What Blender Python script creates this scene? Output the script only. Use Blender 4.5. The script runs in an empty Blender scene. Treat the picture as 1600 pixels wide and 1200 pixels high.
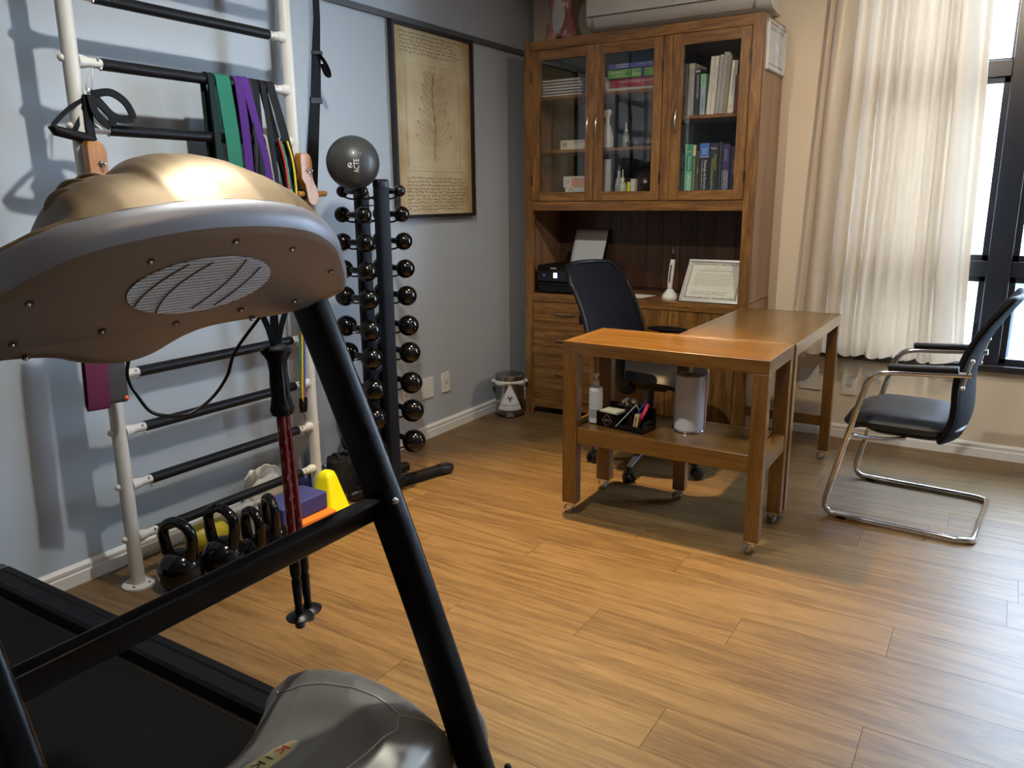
import bpy, bmesh, math, random
from mathutils import Vector, Matrix, noise
PI = math.pi
R = math.radians
random.seed(7)
scn = bpy.context.scene
COL = scn.collection

# ------------------------------------------------------------------ camera, world, lamps, exposure
cam_d = bpy.data.cameras.new('camera')
cam = bpy.data.objects.new('camera', cam_d)
COL.objects.link(cam)
cam_d.sensor_width = 36.0
cam_d.lens = 1223.868 * 36.0 / 1600.0
cam_d.clip_start = 0.02
_yaw, _pitch, _roll = -0.56138885, -0.23330941, -0.00903054
_f = Vector((math.sin(_yaw) * math.cos(_pitch), math.cos(_yaw) * math.cos(_pitch), math.sin(_pitch)))
_r = Vector((math.cos(_yaw), -math.sin(_yaw), 0))
_u = _r.cross(_f)
_r2 = _r * math.cos(_roll) + _u * math.sin(_roll)
_u2 = -_r * math.sin(_roll) + _u * math.cos(_roll)
cam.matrix_world = Matrix(((_r2.x, _u2.x, -_f.x, 2.770), (_r2.y, _u2.y, -_f.y, -4.708), (_r2.z, _u2.z, -_f.z, 1.37), (0, 0, 0, 1)))
scn.camera = cam

world = bpy.data.worlds.new('daylight')
scn.world = world
world.use_nodes = True
_bg = world.node_tree.nodes['Background']
_bg.inputs['Color'].default_value = (0.60, 0.78, 1.0, 1)
_bg.inputs['Strength'].default_value = 26.0

def spot(loc, tgt, power, size=70, blend=0.8, col=(1.0, 0.74, 0.45), r=0.03):
    d = bpy.data.lights.new('ceiling_spot', 'SPOT')
    d.energy = power; d.color = col; d.spot_size = R(size); d.spot_blend = blend; d.shadow_soft_size = r
    o = bpy.data.objects.new('ceiling_spot', d); COL.objects.link(o)
    o.location = loc
    o.rotation_euler = (Vector(tgt) - Vector(loc)).to_track_quat('-Z', 'Y').to_euler()
    return o
WARM, SOFT, COOL = (1.0, 0.70, 0.36), (1.0, 0.80, 0.56), (0.97, 0.96, 0.90)
LAMPS = [((1.13, -1.70, 2.66), (1.38, -2.12, 0), 470, 62, WARM), ((1.35, -3.05, 2.66), (1.15, -2.45, 0), 118, 160, COOL),
         ((2.55, -1.90, 2.66), (2.35, -0.7, 0.8), 75, 140, SOFT), ((2.75, -3.60, 2.66), (2.6, -2.8, 0), 18, 165, SOFT)]
for l, t, p, s, c_ in LAMPS:
    spot(l, t, p, s, col=c_)

scn.view_settings.view_transform = 'Standard'
scn.view_settings.look = 'None'
scn.view_settings.gamma = 1.0
scn.view_settings.use_curve_mapping = False
scn.view_settings.exposure = 0.15
scn.cycles.use_denoising = True
scn.cycles.max_bounces = 8
scn.cycles.diffuse_bounces = 4
scn.cycles.glossy_bounces = 4
scn.cycles.transmission_bounces = 8
scn.cycles.transparent_max_bounces = 12
scn.cycles.sample_clamp_indirect = 8.0
scn.cycles.caustics_reflective = False
scn.cycles.caustics_refractive = False

# ------------------------------------------------------------------ materials
def mat(name, col, rough=0.5, metal=0.0, spec=0.5, coat=0.0, bump=0.0, bscale=200.0, emit=None, estr=0.0, var=0.0, vscale=3.0, sheen=0.0):
    m = bpy.data.materials.new(name); m.use_nodes = True
    nt = m.node_tree; b = nt.nodes['Principled BSDF']
    c = (col[0], col[1], col[2], 1)
    b.inputs['Base Color'].default_value = c
    b.inputs['Roughness'].default_value = rough
    b.inputs['Metallic'].default_value = metal
    b.inputs['Specular IOR Level'].default_value = spec
    b.inputs['Coat Weight'].default_value = coat
    b.inputs['Coat Roughness'].default_value = 0.08
    if sheen: b.inputs['Sheen Weight'].default_value = sheen
    if emit:
        b.inputs['Emission Color'].default_value = (*emit, 1); b.inputs['Emission Strength'].default_value = estr
    tc = nt.nodes.new('ShaderNodeTexCoord')
    if var:
        n = nt.nodes.new('ShaderNodeTexNoise'); n.inputs['Scale'].default_value = vscale; n.inputs['Detail'].default_value = 5
        nt.links.new(tc.outputs['Object'], n.inputs['Vector'])
        mx = nt.nodes.new('ShaderNodeMix'); mx.data_type = 'RGBA'
        mx.inputs[6].default_value = tuple(max(0, v * (1 - var)) for v in col) + (1,)
        mx.inputs[7].default_value = tuple(min(1, v * (1 + var)) for v in col) + (1,)
        nt.links.new(n.outputs['Fac'], mx.inputs[0]); nt.links.new(mx.outputs[2], b.inputs['Base Color'])
    if bump:
        n2 = nt.nodes.new('ShaderNodeTexNoise'); n2.inputs['Scale'].default_value = bscale; n2.inputs['Detail'].default_value = 3
        nt.links.new(tc.outputs['Object'], n2.inputs['Vector'])
        bp = nt.nodes.new('ShaderNodeBump'); bp.inputs['Strength'].default_value = bump; bp.inputs['Distance'].default_value = 0.002
        nt.links.new(n2.outputs['Fac'], bp.inputs['Height']); nt.links.new(bp.outputs['Normal'], b.inputs['Normal'])
    return m

def wood(name, dark, mid, light, axis=0, rough=0.35, coat=0.15, fig=1.0, perobj=1.0, stretch=14.0, gscale=1.0, tone=0.0, band=0.16):
    """grain runs along the given local axis (0 x, 1 y, 2 z); every object gets its own cut"""
    m = bpy.data.materials.new(name); m.use_nodes = True
    nt = m.node_tree; N = nt.nodes; L = nt.links; b = N['Principled BSDF']
    tc = N.new('ShaderNodeTexCoord'); oi = N.new('ShaderNodeObjectInfo')
    off = N.new('ShaderNodeVectorMath'); off.operation = 'SCALE'; off.inputs[0].default_value = (37.0, 53.0, 71.0)
    L.new(oi.outputs['Random'], off.inputs['Scale'])
    add = N.new('ShaderNodeVectorMath'); add.operation = 'ADD'
    L.new(tc.outputs['Object'], add.inputs[0])
    if perobj: L.new(off.outputs[0], add.inputs[1])
    def mapped(s):
        mp = N.new('ShaderNodeMapping'); v = [s * stretch] * 3; v[axis] = s
        mp.inputs['Scale'].default_value = v; L.new(add.outputs[0], mp.inputs['Vector']); return mp
    m1 = mapped(0.55 * gscale)
    n1 = N.new('ShaderNodeTexNoise'); n1.inputs['Scale'].default_value = 1.0; n1.inputs['Detail'].default_value = 4; n1.inputs['Distortion'].default_value = 0.6 * fig
    L.new(m1.outputs[0], n1.inputs['Vector'])
    mul = N.new('ShaderNodeMath'); mul.operation = 'MULTIPLY'; mul.inputs[1].default_value = 26.0 * fig; L.new(n1.outputs['Fac'], mul.inputs[0])
    sn = N.new('ShaderNodeMath'); sn.operation = 'SINE'; L.new(mul.outputs[0], sn.inputs[0])
    m2 = mapped(3.2 * gscale)
    n2 = N.new('ShaderNodeTexNoise'); n2.inputs['Scale'].default_value = 3.0; n2.inputs['Detail'].default_value = 6; n2.inputs['Roughness'].default_value = 0.7
    L.new(m2.outputs[0], n2.inputs['Vector'])
    a = N.new('ShaderNodeMath'); a.operation = 'MULTIPLY_ADD'; a.inputs[1].default_value = band; a.inputs[2].default_value = 0.0; L.new(sn.outputs[0], a.inputs[0])
    s2 = N.new('ShaderNodeMath'); s2.operation = 'ADD'; L.new(a.outputs[0], s2.inputs[0]); L.new(n2.outputs['Fac'], s2.inputs[1])
    if tone:
        t = N.new('ShaderNodeMath'); t.operation = 'MULTIPLY_ADD'; t.inputs[1].default_value = tone; t.inputs[2].default_value = -tone / 2
        L.new(oi.outputs['Random'], t.inputs[0])
        s3 = N.new('ShaderNodeMath'); s3.operation = 'ADD'; L.new(s2.outputs[0], s3.inputs[0]); L.new(t.outputs[0], s3.inputs[1]); s2 = s3
    cr = N.new('ShaderNodeValToRGB'); e = cr.color_ramp.elements
    e[0].position = 0.22; e[0].color = (*dark, 1); e[1].position = 0.8; e[1].color = (*light, 1)
    k = cr.color_ramp.elements.new(0.5); k.color = (*mid, 1)
    L.new(s2.outputs[0], cr.inputs['Fac']); L.new(cr.outputs['Color'], b.inputs['Base Color'])
    b.inputs['Roughness'].default_value = rough; b.inputs['Coat Weight'].default_value = coat; b.inputs['Coat Roughness'].default_value = 0.15
    bp = N.new('ShaderNodeBump'); bp.inputs['Strength'].default_value = 0.12; bp.inputs['Distance'].default_value = 0.002
    L.new(n2.outputs['Fac'], bp.inputs['Height']); L.new(bp.outputs['Normal'], b.inputs['Normal'])
    return m

CW = ((0.055, 0.021, 0.006), (0.200, 0.092, 0.022), (0.38, 0.195, 0.055))
WX, WY, WZ = [wood('cabinet_wood_' + 'xyz'[i], *CW, axis=i, fig=1.3, band=0.085) for i in range(3)]
DW = ((0.078, 0.031, 0.006), (0.150, 0.067, 0.012), (0.232, 0.114, 0.022))
DX, DY, DZ = [wood('desk_wood_' + 'xyz'[i], *DW, axis=i, rough=0.28, coat=0.45, fig=0.7, gscale=1.3, band=0.08) for i in range(3)]
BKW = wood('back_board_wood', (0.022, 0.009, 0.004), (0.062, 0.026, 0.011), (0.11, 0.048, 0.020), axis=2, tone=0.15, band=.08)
SIDEW = wood('cabinet_side_wood', (0.20, 0.10, 0.055), (0.29, 0.155, 0.085), (0.36, 0.20, 0.12), axis=2, fig=0.5, rough=0.4)
FLW = wood('floor_oak', (0.084, 0.044, 0.015), (0.165, 0.095, 0.033), (0.248, 0.153, 0.060), axis=0, rough=0.42, coat=0.0, fig=1.5, stretch=15.0, gscale=0.85, tone=0.09, band=0.10)
HOOKW = wood('hook_wood', (0.30, 0.115, 0.022), (0.42, 0.175, 0.036), (0.52, 0.23, 0.055), axis=2, fig=0.4, rough=0.3, coat=0.4)
M_wall_l = mat('blue_grey_paint', (0.43, 0.475, 0.515), 0.62, bump=0.08, bscale=120, var=0.02)
M_wall_b = mat('beige_paint', (0.74, 0.64, 0.50), 0.65, bump=0.08, bscale=120, var=0.02)
M_ceil = mat('ceiling_white', (0.75, 0.75, 0.73), 0.8, bump=0.05)
M_wall_f = mat('taupe_paint', (0.30, 0.28, 0.26), 0.7, bump=0.05)
M_white = mat('white_lacquer', (0.78, 0.77, 0.74), 0.35)
M_base = mat('baseboard_white', (0.80, 0.79, 0.76), 0.4)
M_plastic_w = mat('white_plastic', (0.75, 0.74, 0.70), 0.35)
M_paper = mat('white_paper', (0.80, 0.80, 0.78), 0.8)
M_black = mat('black_plastic', (0.006, 0.006, 0.007), 0.35, spec=0.35)
M_matte = mat('matt_black', (0.006, 0.006, 0.007), 0.6, spec=0.15, bump=0.1, bscale=400)
M_foam = mat('black_foam_sleeve', (0.006, 0.006, 0.007), 0.42, spec=0.2, bump=0.1, bscale=500)
M_gloss = mat('gloss_black', (0.003, 0.003, 0.0035), 0.12, spec=0.45, coat=0.0)
M_steelblk = mat('powder_black_steel', (0.003, 0.003, 0.004), 0.30, spec=0.18, bump=0.05, bscale=300)
M_rackblk = mat('rack_blue_black', (0.006, 0.008, 0.013), 0.5, spec=0.2, bump=0.1, bscale=500)
M_postw = mat('post_white_enamel', (0.60, 0.585, 0.54), 0.32, coat=0.2)
M_chrome = mat('chrome', (0.75, 0.75, 0.76), 0.12, 1.0)
M_steel = mat('brushed_steel', (0.50, 0.49, 0.47), 0.28, 1.0)
M_nickel = mat('satin_nickel', (0.62, 0.58, 0.52), 0.25, 1.0)
M_leather = mat('black_leatherette', (0.010, 0.010, 0.012), 0.44, spec=0.35, bump=0.25, bscale=350)
M_meshf = mat('black_mesh_fabric', (0.006, 0.006, 0.011), 0.8, spec=0.15, bump=0.5, bscale=900)
M_gold = mat('champagne_plastic', (0.30, 0.215, 0.12), 0.46, 0.70, bump=0.03, bscale=600)
M_silverp = mat('silver_plastic', (0.30, 0.30, 0.335), 0.45, 0.4)
M_plate = mat('bronze_plastic', (0.22, 0.165, 0.12), 0.42, 0.35, bump=0.03, bscale=500)
M_hood = mat('hood_silver', (0.21, 0.198, 0.172), 0.42, 0.35)
M_belt = mat('treadmill_belt', (0.006, 0.005, 0.0045), 0.7, spec=0.12, bump=0.3, bscale=300)
M_rail = mat('treadmill_rail', (0.004, 0.004, 0.005), 0.5, spec=0.18)
M_win = mat('window_frame_dark', (0.018, 0.022, 0.032), 0.3)
M_granite = mat('black_granite', (0.02, 0.022, 0.026), 0.15, var=0.8, vscale=180)
M_navyblk = mat('navy_black', (0.02, 0.022, 0.05), 0.6)

def glass_mat(name, tint=(1, 1, 1), refl=0.10, rough=0.0):
    """thin clear pane: transparent with a fresnel mirror"""
    m = bpy.data.materials.new(name); m.use_nodes = True
    nt = m.node_tree; N = nt.nodes; N.clear()
    out = N.new('ShaderNodeOutputMaterial'); t = N.new('ShaderNodeBsdfTransparent'); g = N.new('ShaderNodeBsdfGlossy')
    t.inputs['Color'].default_value = (*tint, 1); g.inputs['Roughness'].default_value = rough
    lw = N.new('ShaderNodeLayerWeight'); lw.inputs['Blend'].default_value = refl
    mx = N.new('ShaderNodeMixShader')
    ad = N.new('ShaderNodeMath'); ad.operation = 'ADD'; ad.inputs[1].default_value = refl * 0.6
    nt.links.new(lw.outputs['Fresnel'], ad.inputs[0]); nt.links.new(ad.outputs[0], mx.inputs[0])
    nt.links.new(t.outputs[0], mx.inputs[1]); nt.links.new(g.outputs[0], mx.inputs[2]); nt.links.new(mx.outputs[0], out.inputs['Surface'])
    return m
M_glass = glass_mat('cabinet_glass', refl=0.115)
M_wglass = glass_mat('window_glass', refl=0.06)

def cloth_translucent(name, col, tr=0.45):
    m = bpy.data.materials.new(name); m.use_nodes = True
    nt = m.node_tree; N = nt.nodes; N.clear()
    out = N.new('ShaderNodeOutputMaterial'); d = N.new('ShaderNodeBsdfDiffuse'); t = N.new('ShaderNodeBsdfTranslucent')
    g = N.new('ShaderNodeBsdfGlossy'); g.inputs['Roughness'].default_value = 0.38
    for n in (d, t, g): n.inputs['Color'].default_value = (*col, 1)
    mx = N.new('ShaderNodeMixShader'); mx.inputs[0].default_value = tr
    m2 = N.new('ShaderNodeMixShader'); m2.inputs[0].default_value = 0.08
    nt.links.new(d.outputs[0], mx.inputs[1]); nt.links.new(t.outputs[0], mx.inputs[2])
    nt.links.new(mx.outputs[0], m2.inputs[1]); nt.links.new(g.outputs[0], m2.inputs[2]); nt.links.new(m2.outputs[0], out.inputs['Surface'])
    return m
M_curtain = cloth_translucent('cream_satin_voile', (0.68, 0.58, 0.46), 0.15)

_mc = {}
def flat(col, rough=0.5, **k):
    key = (tuple(round(c, 3) for c in col), rough, tuple(sorted(k.items())))
    if key not in _mc:
        _mc[key] = mat('paint_%d' % len(_mc), col, rough, **k)
    return _mc[key]

# ------------------------------------------------------------------ mesh helpers (all shapes are given in world coordinates)
class B:
    def __init__(s): s.v = []; s.f = []
    def add(s, vs, fs):
        o = len(s.v); s.v += [Vector(v) for v in vs]; s.f += [tuple(i + o for i in f) for f in fs]; return s
    def box(s, c, d, rz=0, M=None):
        x, y, z = d[0] / 2, d[1] / 2, d[2] / 2
        vs = [Vector(p) for p in ((-x, -y, -z), (x, -y, -z), (x, y, -z), (-x, y, -z), (-x, -y, z), (x, -y, z), (x, y, z), (-x, y, z))]
        if M is None: M = Matrix.Rotation(rz, 3, 'Z')
        return s.add([M @ v + Vector(c) for v in vs], [(0, 3, 2, 1), (4, 5, 6, 7), (0, 1, 5, 4), (1, 2, 6, 5), (2, 3, 7, 6), (3, 0, 4, 7)])
    def bb(s, x0, x1, y0, y1, z0, z1):
        return s.box(((x0 + x1) / 2, (y0 + y1) / 2, (z0 + z1) / 2), (abs(x1 - x0), abs(y1 - y0), abs(z1 - z0)))
    def sweep(s, pts, sec, up=None, closed=False, scale=None, caps=True):
        """sec: list of (a,b) offsets; a along side, b along normal"""
        P = [Vector(p) for p in pts]; n = len(P); m = len(sec); vs = []
        T = []
        for i in range(n):
            a = P[(i - 1) % n] if (closed or i > 0) else P[i]
            c = P[(i + 1) % n] if (closed or i < n - 1) else P[i]
            t = (c - a); T.append(t.normalized() if t.length > 1e-9 else Vector((0, 0, 1)))
        if up is None:
            nrm = T[0].orthogonal().normalized(); fr = []
            for i in range(n):
                if i:
                    q = T[i - 1].rotation_difference(T[i]); nrm = (q @ nrm)
                nrm = (nrm - T[i] * nrm.dot(T[i])).normalized(); fr.append(nrm)
        else:
            U = Vector(up); fr = []
            for i in range(n):
                w = U - T[i] * U.dot(T[i]); fr.append(w.normalized() if w.length > 1e-6 else T[i].orthogonal().normalized())
        for i in range(n):
            N_ = fr[i]; S_ = T[i].cross(N_); k = scale[i] if scale else 1.0
            for a, b in sec: vs.append(P[i] + S_ * a * k + N_ * b * k)
        fs = []
        for i in range(n if closed else n - 1):
            j = (i + 1) % n
            for q in range(m):
                r = (q + 1) % m; fs.append((i * m + q, i * m + r, j * m + r, j * m + q))
        if caps and not closed:
            fs.append(tuple(reversed(range(m)))); fs.append(tuple((n - 1) * m + q for q in range(m)))
        return s.add(vs, fs)
    def tube(s, pts, r, seg=12, closed=False, caps=True):
        sc = None
        if isinstance(r, (list, tuple)): sc = list(r); r = 1.0
        return s.sweep(pts, [(r * math.cos(2 * PI * i / seg), r * math.sin(2 * PI * i / seg)) for i in range(seg)], closed=closed, scale=sc, caps=caps)
    def ribbon(s, pts, w, t, wdir, closed=False):
        """a strap: width w along wdir, thickness t across"""
        return s.sweep(pts, [(-t / 2, -w / 2), (t / 2, -w / 2), (t / 2, w / 2), (-t / 2, w / 2)], up=wdir, closed=closed)
    def lathe(s, prof, c=(0, 0, 0), seg=24, M=None):
        vs, fs = [], []; M = M or Matrix.Identity(3); c = Vector(c); m = len(prof)
        for i in range(seg):
            a = 2 * PI * i / seg
            for r, z in prof: vs.append(M @ Vector((r * math.cos(a), r * math.sin(a), z)) + c)
        for i in range(seg):
            j = (i + 1) % seg
            for k in range(m - 1): fs.append((i * m + k, j * m + k, j * m + k + 1, i * m + k + 1))
        s.add(vs, fs)
        if prof[0][0] > 1e-5: s.add([vs[i * m] for i in range(seg)], [tuple(reversed(range(seg)))])
        if prof[-1][0] > 1e-5: s.add([vs[i * m + m - 1] for i in range(seg)], [tuple(range(seg))])
        return s
    def ball(s, c, r, seg=20, rings=12, M=None):
        sx = r if isinstance(r, (tuple, list)) else (r, r, r)
        vs, fs = [], []; c = Vector(c)
        for j in range(rings + 1):
            ph = PI * j / rings
            for i in range(seg):
                a = 2 * PI * i / seg
                v = Vector((sx[0] * math.sin(ph) * math.cos(a), sx[1] * math.sin(ph) * math.sin(a), sx[2] * math.cos(ph)))
                vs.append((M @ v if M else v) + c)
        for j in range(rings):
            for i in range(seg):
                k = (i + 1) % seg; fs.append((j * seg + i, (j + 1) * seg + i, (j + 1) * seg + k, j * seg + k))
        return s.add(vs, fs)
    def prism(s, poly, o, ux, uy, d):
        """flat polygon in the plane (o; ux, uy), pushed along d"""
        o, ux, uy, d = Vector(o), Vector(ux), Vector(uy), Vector(d); n = len(poly)
        a = [o + ux * p[0] + uy * p[1] for p in poly]; b = [v + d for v in a]
        fs = [tuple(reversed(range(n))), tuple(range(n, 2 * n))] + [(i, (i + 1) % n, n + (i + 1) % n, n + i) for i in range(n)]
        return s.add(a + b, fs)
    def grid(s, fn, nu, nv):
        vs = [fn(i / nu, j / nv) for i in range(nu + 1) for j in range(nv + 1)]
        return s.add(vs, [(i * (nv + 1) + j, (i + 1) * (nv + 1) + j, (i + 1) * (nv + 1) + j + 1, i * (nv + 1) + j + 1) for i in range(nu) for j in range(nv)])

def axis_mat(d):
    d = Vector(d).normalized(); return d.to_track_quat('Z', 'Y').to_matrix()

def mesh_of(name, b, m, inv=None, smooth=38):
    me = bpy.data.meshes.new(name)
    vs = [inv @ v for v in b.v] if inv is not None else b.v
    me.from_pydata([tuple(v) for v in vs], [], b.f)
    bm = bmesh.new(); bm.from_mesh(me)
    bmesh.ops.remove_doubles(bm, verts=bm.verts, dist=1e-6)
    bmesh.ops.recalc_face_normals(bm, faces=bm.faces)
    bm.to_mesh(me); bm.free()
    if smooth:
        me.polygons.foreach_set('use_smooth', [True] * len(me.polygons)); me.set_sharp_from_angle(angle=R(smooth))
    if m: me.materials.append(m)
    return me

def world_of(o):
    M = Matrix.Identity(4)
    while o is not None: M = o.matrix_basis @ M; o = o.parent
    return M

def tag(o, label=None, cat=None, group=None, kind=None):
    if label: o['label'] = label
    if cat: o['category'] = cat
    if group: o['group'] = group
    if kind: o['kind'] = kind
    return o

def obj(name, b, m, parent=None, bevel=0, seg=2, smooth=38, solid=0, subsurf=0, loc=None, kind=None, label=None):
    """loc: origin of a top-level mesh"""
    if parent is not None: inv = world_of(parent).inverted()
    elif loc is not None: inv = Matrix.Translation(Vector(loc)).inverted()
    else: inv = None
    o = bpy.data.objects.new(name, mesh_of(name, b, m, inv, smooth)); COL.objects.link(o)
    if parent is not None: o.parent = parent
    elif loc is not None: o.location = loc
    if solid:
        md = o.modifiers.new('solid', 'SOLIDIFY'); md.thickness = solid; md.offset = 0
    if subsurf:
        md = o.modifiers.new('sub', 'SUBSURF'); md.levels = md.render_levels = subsurf
    if bevel:
        md = o.modifiers.new('bevel', 'BEVEL'); md.width = bevel; md.segments = seg; md.limit_method = 'ANGLE'; md.angle_limit = R(40); md.harden_normals = True
    if kind: o['kind'] = kind
    if label: o['label'] = label
    return o

def thing(name, label, cat, loc=(0, 0, 0), rz=0, group=None):
    o = bpy.data.objects.new(name, None); COL.objects.link(o)
    o.empty_display_size = 0.1
    o.location = loc; o.rotation_euler = (0, 0, rz)
    o.matrix_basis = Matrix.Translation(Vector(loc)) @ Matrix.Rotation(rz, 4, 'Z')
    return tag(o, label, cat, group)

KIDS = {}
def dup(root, loc, rz=0, label=None, group=None, scale=None):
    kids = [o for o in COL.objects if o.parent == root]
    r = root.copy(); COL.objects.link(r)
    r.matrix_basis = Matrix.Translation(Vector(loc)) @ Matrix.Rotation(rz, 4, 'Z')
    if scale: r.scale = (scale,) * 3
    if label: r['label'] = label
    if group: r['group'] = group
    for ch in kids:
        c = ch.copy(); COL.objects.link(c); c.parent = r
        for g in [o for o in COL.objects if o.parent == ch]:
            d = g.copy(); COL.objects.link(d); d.parent = c
    return r

def text(s_, size, o, ux, uy, m, parent, name='lettering', align='CENTER', depth=0.0006, width=None):
    """built-in font outline turned into a thin mesh, standing at o with reading direction ux and letter-up uy"""
    cu = bpy.data.curves.new('t', 'FONT'); cu.body = s_; cu.size = size; cu.align_x = align; cu.align_y = 'CENTER'
    cu.extrude = depth / 2; cu.resolution_u = 2
    to = bpy.data.objects.new('t', cu); COL.objects.link(to)
    bpy.context.view_layer.update()
    me0 = to.evaluated_get(bpy.context.evaluated_depsgraph_get()).to_mesh()
    vs = [v.co.copy() for v in me0.vertices]; fs = [tuple(p.vertices) for p in me0.polygons]
    to.to_mesh_clear(); bpy.data.objects.remove(to); bpy.data.curves.remove(cu)
    ux, uy = Vector(ux).normalized(), Vector(uy).normalized(); n = ux.cross(uy)
    k = 1.0
    if width and vs:
        w = max(v.x for v in vs) - min(v.x for v in vs)
        if w > 0: k = width / w
    b = B(); b.add([Vector(o) + ux * v.x * k + uy * v.y + n * v.z for v in vs], fs)
    return obj(name, b, m, parent, smooth=0)

def print_lines(name, o, ux, uy, n_lines, w, pitch, h, m, parent, rag=0.25, seed=1, step=0.35):
    """rows of tiny print or handwriting too small to read: each row a jittered hairline of word-long strokes"""
    rnd = random.Random(seed); b = B(); ux, uy = Vector(ux).normalized(), Vector(uy).normalized(); nn = ux.cross(uy) * 0.0004
    for i in range(n_lines):
        x = 0.0; end = w * (1 - rag * rnd.random())
        base = Vector(o) - uy * pitch * i
        while x < end:
            ww = rnd.uniform(1.2, 4.5) * h; ww = min(ww, end - x)
            nseg = max(2, int(ww / (h * step))); up, dn = [], []
            for k in range(nseg + 1):
                yy = h * (rnd.random() - 0.5) * 0.9; t = h * 0.16
                p = base + ux * (x + ww * k / nseg) + uy * yy
                up.append(p + uy * t + nn); dn.append(p - uy * t + nn)
            vs = up + dn; q = nseg + 1
            b.add(vs, [(k, k + 1, q + k + 1, q + k) for k in range(nseg)])
            x += ww + h * rnd.uniform(0.4, 0.9)
    return obj(name, b, m, parent, smooth=0)

def rrect(w, h, r, n=4):
    pts = []
    for cx, cy, a0 in ((w / 2 - r, h / 2 - r, 0), (-w / 2 + r, h / 2 - r, 90), (-w / 2 + r, -h / 2 + r, 180), (w / 2 - r, -h / 2 + r, 270)):
        for i in range(n + 1):
            a = R(a0 + 90 * i / n); pts.append((cx + r * math.cos(a), cy + r * math.sin(a)))
    return pts

def smooth_path(P, n=8, closed=False):
    P = [Vector(p) for p in P]; out = []; N_ = len(P)
    for i in range(N_ if closed else N_ - 1):
        g = lambda k: P[k % N_] if closed else P[max(0, min(N_ - 1, k))]
        a, b, c, d = g(i - 1), g(i), g(i + 1), g(i + 2)
        for k in range(n):
            t = k / n
            out.append(0.5 * ((2 * b) + (c - a) * t + (2 * a - 5 * b + 4 * c - d) * t * t + (3 * b - a - 3 * c + d) * t ** 3))
    if not closed: out.append(P[-1])
    return out

def interp(tab, x):
    if x <= tab[0][0]: return tab[0][1]
    for (a, p), (b, q) in zip(tab, tab[1:]):
        if x <= b:
            t = (x - a) / (b - a); return p + (q - p) * t
    return tab[-1][1]

# ------------------------------------------------------------------ the room shell
ZC = 2.72; XR = 4.25; YF = -6.1
def struct(name, b, m, parent=None, **k):
    o = obj(name, b, m, parent, **k); o['kind'] = 'structure'; return o
struct('wall_left', B().bb(-0.1, 0, YF, 0.12, 0, ZC), M_wall_l)
WX0, WX1, WZ0, WZ1 = 1.98, 4.05, 0.505, 2.60          # window opening
struct('wall_back', B().bb(0, WX0, 0, 0.12, 0, ZC).bb(WX1, XR, 0, 0.12, 0, ZC).bb(WX0, WX1, 0, 0.12, 0, WZ0).bb(WX0, WX1, 0, 0.12, WZ1, ZC), M_wall_b)
struct('wall_right', B().bb(XR, XR + 0.1, YF, 0.12, 0, ZC), M_wall_f)
struct('wall_front', B().bb(-0.1, XR + 0.1, YF - 0.1, YF, 0, ZC), M_wall_f)
struct('ceiling', B().bb(-0.1, XR + 0.1, YF - 0.1, 0.12, ZC, ZC + 0.1), M_ceil)
fl = struct('floor', B().bb(-0.1, XR + 0.1, YF - 0.1, 0.12, -0.06, -0.008), mat('sub_floor', (0.03, 0.018, 0.01), 0.8))
# laminate planks: rows along x, 0.193 m wide, 1.30 m long, every plank a piece
PL, PW = 1.30, 0.193
known = {0: 1.843, 1: 1.295, 2: 2.158, 3: 1.727, 4: 2.589, 5: 2.116, 6: 1.348}
_pb = B().bb(0.0006, PL - 0.0006, -PW + 0.0006, -0.0006, -0.008, 0.0)
_pm = mesh_of('plank', _pb, FLW, smooth=0)
_cut = {}
rndp = random.Random(3)
row = -10
while True:
    y = -1.917 - PW * row
    if y - PW < YF - PW: break
    xj = known.get(row, rndp.uniform(0, PL)); x = (xj % PL) - PL
    ytop = min(y, 0.0); ybot = max(y - PW, YF)
    if ytop - ybot > 0.01:
        while x < XR:
            a, c = max(x, 0.0), min(x + PL, XR)
            if c - a > 0.02:
                full = c - a > PL - 1e-4 and ytop - ybot > PW - 1e-4
                if full: o = bpy.data.objects.new('plank', _pm)
                else: o = bpy.data.objects.new('plank', mesh_of('plank', B().bb(a - x + 0.0006, c - x - 0.0006, ybot - y + 0.0006, ytop - y - 0.0006, -0.008, 0), FLW, smooth=0))
                COL.objects.link(o); o.parent = fl; o.location = (x, y, 0)
            x += PL
    row += 1

def baseboard(name, p0, p1, nrm):
    p0, p1, n = Vector(p0), Vector(p1), Vector(nrm)
    prof = [(0, 0), (0.016, 0), (0.016, 0.045), (0.013, 0.048), (0.013, 0.056), (0.015, 0.058), (0.015, 0.068), (0.011, 0.072), (0.006, 0.079), (0, 0.079)]
    d = p1 - p0
    b = B().prism(prof, p0, n, (0, 0, 1), d)
    struct(name, b, M_base, smooth=25)
baseboard('baseboard_left', (0, YF, 0), (0, 0, 0), (1, 0, 0))
baseboard('baseboard_back', (0, 0, 0), (XR, 0, 0), (0, -1, 0))
baseboard('baseboard_right', (XR, YF, 0), (XR, 0, 0), (-1, 0, 0))
struct('trim_1', B().bb(0, 0.018, YF, 0, 2.248, 2.278), flat((0.09, 0.095, 0.10), 0.5), bevel=0.003)

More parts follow.
